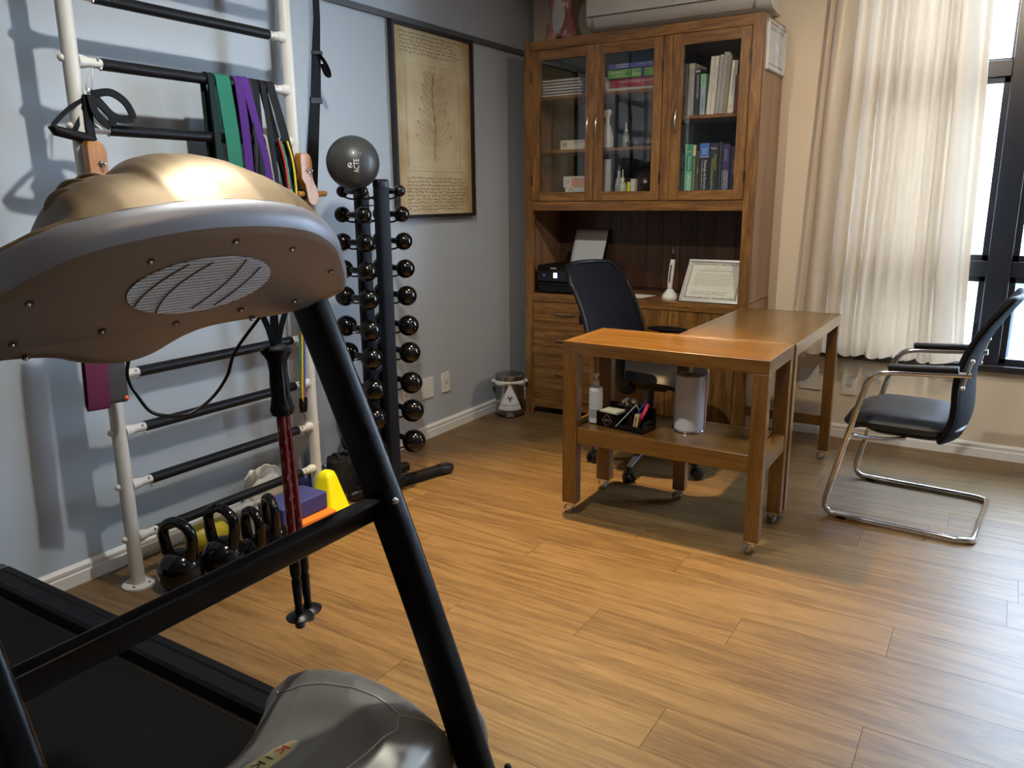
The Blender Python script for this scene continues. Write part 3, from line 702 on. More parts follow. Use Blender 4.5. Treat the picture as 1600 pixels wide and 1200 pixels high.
carton('cream_carton', 'long cream carton with black print on the left middle shelf', 0.418, 0.63, -0.398, -0.30, 1.6485, 1.701, (0.62, 0.58, 0.46), prints=[(.05, .22, .2, .85, (0.45, 0.42, 0.34))], texts=[('H0E', .13, .52, .02, (0.08, 0.08, 0.08), .022), ('PRODUTO MEDICO', .62, .78, .008, (0.1, 0.1, 0.1), .09)])
carton('white_carton', 'white carton with dark ring logo at the bottom of the left compartment', 0.452, 0.64, -0.398, -0.28, 1.3495, 1.4265, (0.66, 0.67, 0.66), texts=[('O', .22, .68, .05, (0.1, 0.2, 0.2), .035), ('MULTIUSO', .62, .75, .010, (0.2, 0.35, 0.4), .06)])
carton('pink_carton', 'pale pink and white carton on top of the white carton', 0.440, 0.63, -0.398, -0.29, 1.4275, 1.4925, (0.64, 0.62, 0.62), prints=[(.28, .98, .06, .86, (0.62, 0.33, 0.22))], texts=[('O', .14, .5, .035, (0.1, 0.1, 0.1), .022)])

# bottles behind the middle door
def bottle(name, label, c, prof, m, cat='bottle', cap=None, capm=None, extra=None):
    t = thing(name, label, cat, c)
    obj('body', B().lathe(prof, c, 24), m, t)
    if cap: obj('cap', B().lathe(cap, c, 18), capm, t)
    return t
M_clear = mat('clear_plastic', (0.75, 0.78, 0.78), 0.2); M_clear.node_tree.nodes['Principled BSDF'].inputs['Alpha'].default_value = 0.45
sb = bottle('spray_bottle', 'white translucent spray bottle on the middle shelf behind glass', (0.692, -0.33, 1.6485), [(0, 0), (.036, 0), (.038, .01), (.037, .06), (.028, .11), (.014, .142), (.012, .15)], mat('milky_plastic', (0.55, 0.57, 0.58), 0.35), cap=[(.0135, .15), (.0135, .168), (.010, .172), (0, .172)], capm=M_plastic_w)
obj('trigger_head', B().prism([(-.014, .172), (-.02, .2), (-.045, .203), (-.045, .214), (.018, .218), (.026, .205), (.012, .172)], (0.692, -0.337, 1.6485), (1, 0, 0), (0, 0, 1), (0, .014, 0)), M_plastic_w, sb, bevel=.002)
bottle('dropper_bottle', 'small grey dropper bottle behind the spray bottle', (0.772, -0.24, 1.6485), [(0, 0), (.022, 0), (.023, .05), (.018, .08), (.008, .095)], flat((0.25, 0.27, 0.27), 0.3), cap=[(.009, .095), (.009, .108), (.004, .112), (.002, .15), (0, .15)], capm=flat((0.7, 0.7, 0.7)))
bottle('glue_bottle', 'clear greenish squeeze bottle with a long nozzle at the bottom middle', (0.818, -0.375, 1.3495), [(0, 0), (.023, 0), (.0245, .004), (.0245, .085), (.018, .1), (.009, .106)], flat((0.45, 0.50, 0.42), 0.25), cap=[(.0105, .106), (.0105, .126), (.004, .13), (.002, .175), (0, .175)], capm=flat((0.75, 0.75, 0.7)))
bottle('yellow_tube', 'yellow tube with a black cap beside the squeeze bottle', (0.859, -0.378, 1.3495), [(0, 0), (.0125, 0), (.0125, .1), (.011, .104)], flat((0.62, 0.60, 0.02), 0.3), cap=[(.0125, .104), (.0125, .116), (0, .116)], capm=M_black)
carton('small_white_box', 'small upright white box right of the yellow tube', 0.875, 0.903, -0.39, -0.355, 1.3495, 1.470, (0.68, 0.66, 0.60), texts=[('gel', .5, .3, .012, (0.1, 0.1, 0.1), .016)])
bottle('clear_bottle', 'colourless bottle left of the squeeze bottle', (0.774, -0.33, 1.3495), [(0, 0), (.024, 0), (.024, .09), (.016, .125), (.009, .135), (.009, .17), (0, .17)], M_clear)
bottle('clear_cylinder', 'tall colourless plastic cylinder at the left of the middle compartment', (0.714, -0.36, 1.3495), [(0, 0), (.021, 0), (.021, .235), (0, .235)], M_clear)
bl = thing('brown_ball', 'dark brown rubber ball on the bottom of the middle compartment', 'ball', (0.925, -0.27, 1.3495))
obj('ball', B().ball((0.925, -0.27, 1.3495 + .088), .088, 28, 18), mat('dark_brown_rubber', (0.035, 0.022, 0.018), 0.25), bl)
obj('valve', B().lathe([(0, 0), (.005, 0), (.004, .003), (0, .003)], (0.925, -0.358, 1.4375), 10, axis_mat((0, -1, 0))), M_black, bl)
gb = B(); rr = random.Random(2)
for k in range(4):
    cx, cz = 0.86 + k * .04, 1.6485 + .022
    gb.grid(lambda u, v, cx=cx, k=k: Vector((cx + (.075 - .01 * k) * math.cos(2 * PI * u) * math.sin(PI * v), -0.26 + .06 * math.sin(2 * PI * u) * math.sin(PI * v), max(1.649, cz + .006 + (.022 + .006 * (k % 2)) * math.cos(PI * v) + .006 * noise.noise(Vector((u * 6 + k, v * 5, 2)))))), 22, 10)
tag(obj('folded_dark_cloths', gb, flat((0.06, 0.065, 0.07), 0.35), loc=(0.9, -0.26, 1.6485)), 'dark shiny folded pouches lying on the middle shelf behind glass', 'pouch')

# ---- in the niche
t = pr = thing('printer', 'black inkjet printer in the niche with a small lit screen', 'printer', (0.43, -0.24, 0.785))
obj('body', B().bb(0.252, 0.632, -0.40, -0.10, 0.790, 0.915), M_black, pr, bevel=0.006)
obj('scanner_lid', B().bb(0.254, 0.630, -0.395, -0.10, 0.918, 0.957), M_matte, pr, bevel=0.008)
obj('front_panel', B().prism([(-.4, .925), (-.418, .905), (-.418, .862), (-.4, .852)], (0.27, 0, 0), (0, 1, 0), (0, 0, 1), (0.33, 0, 0)), mat('printer_gloss', (0.01, 0.01, 0.012), 0.15), pr)
obj('paper_slot', B().bb(0.275, 0.60, -0.404, -0.398, 0.835, 0.850), flat((0.002, 0.002, 0.002), 0.9), pr)
obj('paper_tray', B().bb(0.275, 0.60, -0.412, -0.398, 0.793, 0.832), M_black, pr, bevel=0.003)
sc = obj('screen', B().bb(0.384, 0.410, -0.4195, -0.418, 0.882, 0.914), flat((0.5, 0.7, 1), emit=(0.65, 0.82, 1.0), estr=1.6), pr)
obj('power_button', B().tube([(0.318 + .007 * math.cos(a * PI / 8), -0.4185, 0.898 + .007 * math.sin(a * PI / 8)) for a in range(16)], 0.0012, 6, closed=True), flat((0.05, 0.05, 0.5), emit=(0.1, 0.1, 0.9), estr=0.6), pr)
for dx, dz in ((0, .012), (0, -.012), (.014, 0), (-.014, 0)): obj('arrow_button', B().lathe([(0, 0), (.003, 0), (.003, .001), (0, .001)], (0.452 + dx, -0.418, 0.898 + dz), 8, axis_mat((0, -1, 0))), flat((0.08, 0.08, 0.09)), pr)
text('EPSON', .016, (0.372, -0.397, 0.938), (1, 0, 0), (0, 0, 1), flat((0.65, 0.65, 0.65)), pr, width=.038)
obj('card_slot_mark', B().bb(0.262, 0.270, -0.4012, -0.3995, 0.868, 0.884), flat((0.5, 0.5, 0.5)), pr)
obj('rear_paper_support', B().prism([(-.11, .955), (-.10, .955), (-.06, 1.02), (-.07, 1.02)], (0.30, 0, 0), (0, 1, 0), (0, 0, 1), (0.27, 0, 0)), M_black, pr)
sh = B(); sh.grid(lambda u, v: Vector((0.343 + .228 * u + .018 * v, -0.118 + .055 * v + .004 * math.sin(PI * u), 0.96 + .205 * v)), 8, 8)
tag(obj('loaded_paper', sh, M_paper, solid=.0015, loc=(0.45, -0.11, 0.96)), 'white sheet standing in the feeder of the black printer', 'paper')

tag(obj('paper_sheet', B().prism([(0.700, -0.40), (0.960, -0.375), (0.985, -0.22), (0.735, -0.20)], (0, 0, 0.7852), (1, 0, 0), (0, 1, 0), (0, 0, .0012)), M_paper, loc=(0.82, -0.29, 0.7852)), 'white sheet of paper lying flat on the bookcase worktop', 'paper')
pen = thing('black_pen', 'black pen lying on the white sheet on the worktop', 'pen', (0.825, -0.31, 0.7866))
obj('barrel', B().tube([(0.77, -0.335, 0.7915), (0.865, -0.295, 0.7915)], 0.005, 10), M_black, pen)
obj('tip', B().lathe([(.0045, 0), (.001, .014), (0, .014)], (0.865, -0.295, 0.7915), 10, axis_mat((.095, .04, 0))), M_chrome, pen)
obj('clip', B().box((0.79, -0.3275, 0.7972), (0.035, 0.003, 0.0015), R(22.8)), M_chrome, pen)
st = thing('black_stapler', 'small black stapler by the sheet behind the office chair', 'stapler', (0.70, -0.24, 0.785))
obj('base', B().box((0.70, -0.22, 0.789), (0.11, 0.03, 0.008), R(15)), M_black, st, bevel=.002)
obj('arm', B().box((0.70, -0.22, 0.807), (0.10, 0.026, 0.020), R(15)), M_black, st, bevel=.006)

dv = thing('cordless_dental_light', 'white cordless wand device standing in its round charging base', 'medical device', (1.115, -0.33, 0.785))
obj('charging_base', B().lathe([(0, 0), (.046, 0), (.048, .008), (.044, .022), (.030, .040), (.020, .055), (.014, .058), (0, .058)], (1.115, -0.33, 0.785), 32), M_plastic_w, dv)
wp = smooth_path([(1.113, -0.33, 0.83), (1.116, -0.33, 0.90), (1.122, -0.33, 0.97), (1.127, -0.33, 1.015)], 5)
obj('wand', B().tube(wp, [.0135 + .003 * math.sin(PI * i / (len(wp) - 1)) for i in range(len(wp))], 16), M_plastic_w, dv)
obj('grip_inlay', B().sweep(smooth_path([(1.116, -0.3455, 0.885), (1.119, -0.3465, 0.935), (1.124, -0.3450, 0.985)], 5), rrect(.009, .003, .001, 2), up=(0, -1, 0)), flat((0.12, 0.12, 0.13), 0.3), dv)
obj('neck', B().lathe([(.010, 0), (.0075, .018), (.006, .035)], (1.127, -0.33, 1.013), 16), M_black, dv)
obj('tip', B().lathe([(.006, 0), (.004, .02), (.003, .035), (0, .036)], (1.128, -0.33, 1.048), 14), M_chrome, dv)
obj('status_lamp', B().ball((1.105, -0.372, 0.805), .003, 8, 6), flat((0.3, 0.9, 0.1), emit=(0.4, 1, 0.1), estr=2), dv)
obj('power_cable', B().tube(smooth_path([(1.15, -0.31, 0.79), (1.19, -0.26, 0.789), (1.17, -0.15, 0.792), (1.10, -0.06, 0.80), (0.9, -0.045, 0.81), (0.72, -0.045, 0.805)], 6), .0025, 8), M_black, dv)

# framed certificate leaning in the niche
ct = thing('framed_certificate', 'silver framed certificate with ornate border leaning in the niche', 'certificate', (1.37, -0.38, 0.785))
O = Vector((1.205, -0.415, 0.7865)); ux = Vector((1, 0.0, 0)); uy = Vector((0.12, 0.32, 0.94)).normalized(); W, H = 0.335, 0.247
O2 = O; nn = ux.cross(uy).normalized()
if nn.y > 0: nn = -nn
uy = (uy - ux * uy.dot(ux) * 0).normalized()
def cp(a, c, d=0): return O2 + ux * a + uy * c + nn * d
fr_ = B()
for a0, a1, c0, c1 in ((0, W, 0, .011), (0, W, H - .011, H), (0, .011, .011, H - .011), (W - .011, W, .011, H - .011)):
    fr_.prism([(a0, c0), (a1, c0), (a1, c1), (a0, c1)], O2, ux, uy, nn * .012)
obj('picture_frame', fr_, mat('silver_frame', (0.62, 0.60, 0.56), 0.3, 0.6), ct, bevel=.0015)
obj('certificate_sheet', B().prism([(.008, .008), (W - .008, .008), (W - .008, H - .008), (.008, H - .008)], O2, ux, uy, nn * .003), flat((0.70, 0.69, 0.60), 0.7), ct)
# scroll border: a chain of little curls
rb = B(); rn = random.Random(4)
def curl(a, c, s_, ph):
    pts = []
    for k in range(9):
        th = ph + k * 0.75; rr_ = s_ * (1 - k / 9.5); pts.append(cp(a + rr_ * math.cos(th), c + rr_ * math.sin(th), .0036))
    rb.ribbon(pts, .0034, .0004, nn)
inn = .026
k = 0; a = .026
while a < W - .02:
    if abs(a - W / 2) > .014:
        for c in (inn, H - inn):
            curl(a, c, .0085, k * 1.7); curl(a + .004, c + .002, .0055, k * 2.3 + 2)
    a += .0115; k += 1
c = .036
while c < H - .03:
    for a in (inn - .003, W - inn + .003):
        curl(a, c, .0075, k * 1.9); curl(a, c + .004, .005, k * 1.1 + 1)
    c += .0115; k += 1
obj('scroll_border', rb, flat((0.10, 0.11, 0.10), 0.7), ct, smooth=0, kind='stuff')
obj('crest', B().lathe([(0, 0), (.009, 0), (.009, .0006), (0, .0006)], cp(W / 2, inn, .0034), 16, axis_mat(nn)).lathe([(0, 0), (.010, 0), (.010, .0006), (0, .0006)], cp(W / 2, H - inn, .0034), 16, axis_mat(nn)), flat((0.5, 0.52, 0.46), 0.7), ct)
text('REPÚBLICA FEDERATIVA DO BRASIL', .007, cp(W / 2, .197, .0036), ux, uy, flat((0.35, 0.35, 0.33)), ct, width=.135)
text('UNIVERSIDADE FEDERAL DE MINAS GERAIS', .009, cp(W / 2, .184, .0036), ux, uy, flat((0.12, 0.12, 0.12)), ct, width=.19)
print_lines('script_lines', cp(.055, .165, .0036), ux, uy, 6, .23, .0125, .007, flat((0.2, 0.2, 0.2)), ct, seed=11, rag=.15)
print_lines('signatures', cp(.06, .062, .0036), ux, uy, 2, .21, .012, .010, flat((0.35, 0.35, 0.35)), ct, seed=12, rag=.1, step=.5)
obj('backing_stand', B().prism([(.1, .02), (.23, .02), (.23, .2), (.1, .2)], O2 - nn * .004, ux, uy, nn * .004), M_matte, ct)

# ---- on top of the bookcase
M_flesh = mat('anatomy_flesh', (0.50, 0.25, 0.19), 0.22, coat=0.4, var=0.15, vscale=20)
M_muscle = mat('anatomy_muscle', (0.27, 0.085, 0.075), 0.25, coat=0.3, var=0.3, vscale=60)
M_fascia = mat('anatomy_fascia', (0.50, 0.50, 0.50), 0.25, coat=0.4)
tm = thing('anatomical_torso_model', 'glossy pink and red anatomical torso model standing on top of the bookcase', 'anatomical model', (0.335, -0.24, CZ))
tab_w = [(0, .082), (.03, .092), (.07, .098), (.11, .094), (.15, .078), (.19, .070), (.24, .075), (.29, .088), (.33, .100), (.365, .100), (.385, .060), (.40, .034), (.43, .030)]
tab_d = [(0, .060), (.07, .064), (.15, .050), (.22, .050), (.30, .062), (.365, .050), (.40, .034), (.43, .03)]
for side in (0, 1):
    b = B()
    def fn(u, v, side=side):
        a = PI * u + (PI if side else 0) - PI / 2
        z = .04 + .385 * v; w, d = interp(tab_w, z), interp(tab_d, z)
        x = math.sin(a) * w if side else math.sin(a) * w
        ang = -PI / 2 + PI * u if side == 0 else PI / 2 + PI * u
        return Vector((0.335 + w * math.cos(ang + PI / 2 * 0), -0.24 + d * math.sin(ang), CZ + z))
    b.grid(fn, 20, 26)
    obj('trunk_' + ('skin' if side else 'muscle'), b, M_flesh if side else M_muscle, tm, smooth=80)
for s_, m in ((-1, M_flesh), (1, M_muscle)):
    b = B().tube(smooth_path([(0.335 + s_ * .05, -0.24, CZ + .001), (0.335 + s_ * .048, -0.24, CZ + .05), (0.335 + s_ * .04, -0.24, CZ + .10)], 4), [.052, .053, .054, .054, .054, .053, .05, .046, .04], 20)
    obj('thigh', b, m, tm, smooth=80)
b = B(); b.grid(lambda u, v: Vector((0.335 + (.085 - .01 * abs(v - .4)) * (u - .40) * math.sin(PI * min(1, v * .9 + .12)) , -0.24 - interp(tab_d, .06 + .24 * v) * math.sqrt(max(0, 1 - ((u - .35) * .5) ** 2)) - .003, CZ + .06 + .24 * v)), 10, 16)
obj('abdominal_sheath', b, M_fascia, tm, smooth=80)
for s_ in (-1, 1): obj('shoulder', B().ball((0.335 + s_ * .098, -0.24, CZ + .335), (.034, .04, .045), 16, 12), M_flesh if s_ < 0 else M_muscle, tm)
obj('pelvic_groove', B().tube(smooth_path([(0.335 - .078, -.29, CZ + .115), (0.335 - .03, -.302, CZ + .078), (0.335 + .01, -.304, CZ + .072), (0.335 + .05, -.298, CZ + .09), (0.335 + .08, -.285, CZ + .125)], 6), .0014, 6), flat((0.12, 0.04, 0.03)), tm)

ac = thing('air_conditioner', 'white wall mounted split air conditioner above the bookcase', 'air conditioner', (1.03, -0.005, 2.34))
prof = [(0, 2.66), (-.17, 2.66), (-.215, 2.635), (-.225, 2.60), (-.228, 2.44), (-.222, 2.40), (-.205, 2.365), (-.17, 2.338), (-.10, 2.325), (0, 2.325)]
obj('housing', B().prism(prof, (0.488, 0, 0), (0, 1, 0), (0, 0, 1), (1.08, 0, 0)), M_white, ac, bevel=.006, smooth=50)
obj('front_panel', B().prism([(-.226, 2.62), (-.234, 2.60), (-.236, 2.44), (-.230, 2.405), (-.222, 2.403)], (0.50, 0, 0), (0, 1, 0), (0, 0, 1), (1.056, 0, 0)), M_white, ac, bevel=.002, smooth=50)
obj('louvre_flap', B().prism([(-.224, 2.398), (-.212, 2.366), (-.18, 2.343), (-.176, 2.347), (-.205, 2.37), (-.216, 2.398)], (0.535, -.002, 0), (0, 1, 0), (0, 0, 1), (0.95, 0, 0)), M_white, ac, smooth=50)
obj('panel_gap', B().bb(.50, 1.556, -.2305, -.222, 2.3985, 2.4020), flat((0.12, 0.12, 0.12)), ac)
obj('side_cap_seam', B().bb(.5340, .5355, -.2265, -.20, 2.345, 2.398), flat((0.3, 0.3, 0.3)), ac)
text('LG', .018, (1.03, -.2375, 2.425), (1, 0, 0), (0, 0, 1), flat((0.4, 0.4, 0.42)), ac, width=.02)
obj('side_cap_seam', B().bb(1.4855, 1.4870, -.2255, -.20, 2.345, 2.40), flat((0.3, 0.3, 0.3)), ac)

# ------------------------------------------------------------------ rolling desk pieces
def caster(parent, x, y, rz=0.4, top=0.055):
    c = obj('caster', B().box((x, y, top - .002), (.042, .036, .004)).box((x, y, top - .012), (.028, .028, .018)), M_chrome, parent, bevel=.001)
    M = Matrix.Rotation(rz, 3, 'Z'); o = Vector((x, y, 0))
    f = B()
    for s_ in (-1, 1):
        f.prism([(-.016, top - .012), (.012, top - .012), (.024, .016), (.014, .012), (-.010, .030)], o + M @ Vector((0, s_ * .014 - .001, 0)), M @ Vector((1, 0, 0)), (0, 0, 1), M @ Vector((0, .002, 0)))
    f.box(o + Vector((0, 0, top - .013)), (.026, .030, .003), M=M)
    obj('caster_fork', f, M_chrome, c)
    obj('caster_wheel', B().lathe([(.004, -.010), (.019, -.010), (.0215, -.006), (.0215, .006), (.019, .010), (.004, .010)], o + M @ Vector((.012, 0, .0215)), 18, M @ axis_mat((0, 1, 0))), flat((0.22, 0.22, 0.23), 0.12, coat=.5), c)
    obj('caster_axle', B().lathe([(0, -.0165), (.005, -.0165), (.005, .0165), (0, .0165)], o + M @ Vector((.012, 0, .0215)), 10, M @ axis_mat((0, 1, 0))), M_chrome, c)
TZ = 0.78
tb = thing('rolling_side_table', 'wooden rolling side table with a lower shelf, nearest the treadmill', 'table', (1.65, -1.63, 0))
tx0, tx1, ty0, ty1 = 1.215, 2.076, -1.828, -1.437
def Q(n, b, m, p=None, **k): return obj(n, b, m, p or tb, **k)
Q('tabletop', B().bb(tx0 + .03, tx1 - .03, ty0 + .02, ty1 - .02, TZ - .022, TZ - .0008), DX)
Q('top_edge', B().bb(tx0, tx1, ty0, ty0 + .03, TZ - .054, TZ), DX, bevel=.002)
Q('top_edge', B().bb(tx0, tx1, ty1 - .03, ty1, TZ - .054, TZ), DX, bevel=.002)
Q('top_edge', B().bb(tx0, tx0 + .034, ty0 + .0305, ty1 - .0305, TZ - .054, TZ - .0003), DY, bevel=.001)
Q('top_edge', B().bb(tx1 - .034, tx1, ty0 + .0305, ty1 - .0305, TZ - .054, TZ - .0003), DY, bevel=.001)
for x0, x1 in ((tx0, tx0 + .068), (tx1 - .058, tx1)):
    for y0, y1 in ((ty0 + .0005, ty0 + .048), (ty1 - .048, ty1 - .0005)):
        Q('leg', B().bb(x0 + .0005, x1 - .0005, y0, y1, 0.055, TZ - .0545), DZ, bevel=.002)
        caster(tb, (x0 + x1) / 2, (y0 + y1) / 2, random.uniform(2.5, 4.2))
Q('shelf', B().bb(tx0 + .068, tx1 - .058, ty0 + .045, ty1 - .045, 0.378, 0.4035), DX)
Q('shelf_edge', B().bb(tx0 + .0685, tx1 - .0585, ty0 + .006, ty0 + .045, 0.334, 0.405), DX, bevel=.002)
Q('shelf_edge', B().bb(tx0 + .0685, tx1 - .0585, ty1 - .045, ty1 - .006, 0.334, 0.405), DX, bevel=.002)
Q('shelf_edge', B().bb(tx1 - .05, tx1 - .004, ty0 + .0485, ty1 - .0485, 0.334, 0.4045), DY, bevel=.001)
Q('shelf_edge', B().bb(tx0 + .004, tx0 + .05, ty0 + .0485, ty1 - .0485, 0.334, 0.4045), DY, bevel=.001)

dk = thing('rolling_desk', 'wooden rolling desk reaching from the side table towards the window wall', 'desk', (1.83, -0.93, 0))
dx0, dx1, dy0, dy1 = 1.578, 2.082, -1.433, -0.453
def Q2(n, b, m, **k): return obj(n, b, m, dk, **k)
Q2('tabletop', B().bb(dx0 + .02, dx1 - .02, dy0 + .02, dy1 - .02, TZ - .022, TZ - .0008), DY)
Q2('top_edge', B().bb(dx0, dx0 + .03, dy0, dy1, TZ - .054, TZ), DY, bevel=.002)
Q2('top_edge', B().bb(dx1 - .03, dx1, dy0, dy1, TZ - .054, TZ), DY, bevel=.002)
Q2('top_edge', B().bb(dx0 + .0305, dx1 - .0305, dy0, dy0 + .03, TZ - .054, TZ - .0003), DX, bevel=.001)
Q2('top_edge', B().bb(dx0 + .0305, dx1 - .0305, dy1 - .03, dy1, TZ - .054, TZ - .0003), DX, bevel=.001)
for x0, x1 in ((dx0, dx0 + .058), (dx1 - .052, dx1)):
    for y0, y1 in ((dy0 + .0005, dy0 + .046), (dy1 - .046, dy1 - .0005)):
        Q2('leg', B().bb(x0 + .0005, x1 - .0005, y0, y1, 0.055, TZ - .0545), DZ, bevel=.002)
        caster(dk, (x0 + x1) / 2, (y0 + y1) / 2, random.uniform(2.6, 4.0))
Q2('stretcher', B().bb(dx0 + .0585, dx1 - .0525, dy1 - .04, dy1 - .018, 0.188, 0.240), DX, bevel=.001)

# sanitiser, organiser, paper towel on the lower shelf
SZ = 0.4052
sn = thing('pump_bottle', 'white pump bottle of hand sanitiser on the shelf of the side table', 'bottle', (1.312, -1.70, SZ))
c = (1.312, -1.70, SZ)
obj('body', B().lathe([(0, 0), (.026, 0), (.030, .004), (.030, .150), (.028, .158), (.014, .163), (0, .163)], c, 32), flat((0.72, 0.72, 0.72), 0.3), sn)
obj('label', B().grid(lambda u, v: Vector((c[0] + .0305 * math.sin(R(-42 + 130 * u)), c[1] - .0305 * math.cos(R(-42 + 130 * u)), SZ + .022 + .125 * v)), 16, 2), flat((0.66, 0.67, 0.67), 0.5), sn)
lb = B()
rr = random.Random(5)
for k in range(15):
    z0 = SZ + .142 - k * .0078; a0 = -34 + rr.uniform(0, 6); a1 = 78 - rr.uniform(0, 22)
    if k > 9: a0, a1 = -33, 76
    hh = .0016 if k < 10 else .0058
    lb.grid(lambda u, v, z0=z0, a0=a0, a1=a1, hh=hh: Vector((c[0] + .0309 * math.sin(R(a0 + (a1 - a0) * u)), c[1] - .0309 * math.cos(R(a0 + (a1 - a0) * u)), z0 - hh * v)), 14, 1)
obj('label_print', lb, flat((0.28, 0.30, 0.34), 0.6), sn, smooth=0)
obj('pump_collar', B().lathe([(.0125, .163), (.0145, .165), (.0145, .188), (.010, .190), (0, .190)], c, 20), M_clear, sn)
obj('pump_head', B().lathe([(.005, .188), (.005, .205), (.013, .212), (.013, .220), (.008, .224), (0, .224)], c, 16).sweep([(c[0], c[1], SZ + .217), (c[0] - .022, c[1] - .004, SZ + .218), (c[0] - .032, c[1] - .006, SZ + .211)], rrect(.011, .007, .002, 2), up=(0, 0, 1)), M_plastic_w, sn)

og = thing('desk_organiser', 'black open desk organiser holding note cubes, pens and a stamp', 'organiser', (1.45, -1.70, SZ), 0)
def og_loc(a, b_, z): # local frame: origin corner near left front, a along length, b depth
    return (a, b_, z)
Og = Vector((1.333, -1.735, SZ)); oxu = Vector((0.262, -0.045, 0)).normalized(); oyu = Vector((0.045, 0.262, 0)).normalized()
def OP(a, b_, z): return Og + oxu * a + oyu * b_ + Vector((0, 0, z))
def obox(a0, a1, b0, b1, z0, z1, B_=None):
    B_ = B_ or B(); return B_.prism([(a0, b0), (a1, b0), (a1, b1), (a0, b1)], Og + Vector((0, 0, z0)), oxu, oyu, (0, 0, z1 - z0))
w = B()
obox(0, .235, 0, .105, 0, .004, w); obox(0, .11, 0, .003, .004, .062, w); obox(0, .003, .003, .105, .004, .062, w); obox(.108, .111, .003, .105, .004, .062, w)
obox(0, .235, .102, .105, .004, .088, w); obox(.232, .235, .003, .102, .004, .05, w); obox(.111, .235, 0, .003, .004, .026, w); obox(.165, .168, .003, .102, .004, .065, w)
obj('tray', w, M_gloss, og, bevel=.0008)
obj('emblem', B().tube([OP(.055 + .026 * a, -.0006, .030 + .026 * b_) for a, b_ in ((1, 0), (0, 1), (-1, 0), (0, -1))], .0005, 4, closed=True), flat((0.45, 0.4, 0.36)), og)
text('BLOCOS', .009, OP(.055, -.0008, .030), oxu, (0, 0, 1), flat((0.45, 0.4, 0.36)), og, width=.026)
def rod(name, label, cat, p, q, r, m, capm=None, group=None, clip=False):
    t = thing(name, label, cat, p, 0, group); p, q = Vector(p), Vector(q); d = q - p
    obj('barrel', B().tube([p, p + d * .72], r, 10), m, t)
    obj('cap', B().tube([p + d * .72, q], [r * 1.12, r * 1.05], 10), capm or m, t)
    if clip: obj('clip', B().tube([p + d * .75 + Vector((r * 1.4, -r, 0)), p + d * .98 + Vector((r * 1.4, -r, 0))], .0009, 6), M_chrome, t)
    return t
def pens():
    nb = thing('note_cube', 'cream note paper cube in the left bay of the black organiser', 'note paper', OP(.055, .05, .005))
    k = B()
    for i in range(9): obox(.010 + .001 * math.sin(i * 3), .096 + .001 * math.sin(i * 2), .010, .090, .005 + i * .0068, .005 + i * .0068 + .0062, k)
    obj('sheets', k, flat((0.72, 0.66, 0.46), 0.8), nb)
    rod('blue_pen', 'blue pen slanting out of the black organiser', 'pen', OP(.150, .02, .007), OP(.205, .085, .135), .0042, flat((0.02, 0.04, 0.22), 0.3), clip=True)
    rod('pink_marker', 'bright pink capped marker leaning in the organiser, upper one', 'marker', OP(.178, .03, .008), OP(.210, .08, .110), .0065, flat((0.55, 0.02, 0.08), 0.35), flat((0.75, 0.05, 0.12), 0.35))
    rod('pink_marker', 'bright pink capped marker leaning in the organiser, lower one', 'marker', OP(.190, .02, .008), OP(.222, .05, .100), .0060, flat((0.55, 0.02, 0.08), 0.35), flat((0.75, 0.05, 0.12), 0.35))
    rod('clear_ruler_pen', 'slim grey pen lying diagonally across the organiser', 'pen', OP(.105, -.006, .012), OP(.178, .04, .112), .0026, flat((0.4, 0.42, 0.45), 0.2))
    t = thing('otoscope', 'black handled instrument with a chrome head in the organiser', 'instrument', OP(.128, .05, .006))
    p, q = OP(.132, .05, .008), OP(.122, .055, .095)
    obj('handle', B().tube([p, p.lerp(q, .3), p.lerp(q, .7), q], [.011, .013, .0125, .009], 14), M_black, t)
    obj('head', B().tube([q + Vector((-.022, -.004, .012)), q + Vector((.006, .004, .032))], .0075, 14), M_chrome, t)
    obj('neck', B().tube([q, q + Vector((-.008, 0, .022))], .0035, 10), M_chrome, t)
    t = thing('tuning_fork_tool', 'second black and grey instrument standing beside the chrome headed one', 'instrument', OP(.150, .06, .006))
    p, q = OP(.150, .06, .008), OP(.146, .07, .105)
    obj('handle', B().tube([p, p.lerp(q, .5), q], [.009, .010, .007], 12), M_black, t)
    obj('head', B().ball(q + Vector((0, 0, .010)), (.013, .009, .014), 14, 10), flat((0.35, 0.36, 0.37), 0.3), t)
    obj('tube', B().tube(smooth_path([q, q + Vector((.02, .0, -.02)), q + Vector((.03, 0, -.05))], 6), .003, 8), flat((0.25, 0.26, 0.27), 0.3), t)
    t = thing('gold_stamp', 'upright beige and gold eraser stick in the right bay of the organiser', 'eraser', OP(.20, .012, .006))
    M = Matrix.Rotation(R(9), 3, 'Y')
    obj('body', B().box(OP(.196, .012, .042), (.020, .014, .074), M=M), flat((0.50, 0.43, 0.20), 0.4), t, bevel=.001)
    text('BORRACHA', .010, OP(.196, .0035, .042), M @ Vector((0, 0, -1)), M @ Vector((1, 0, 0)), flat((0.1, 0.09, 0.05)), t, width=.05)
pens()

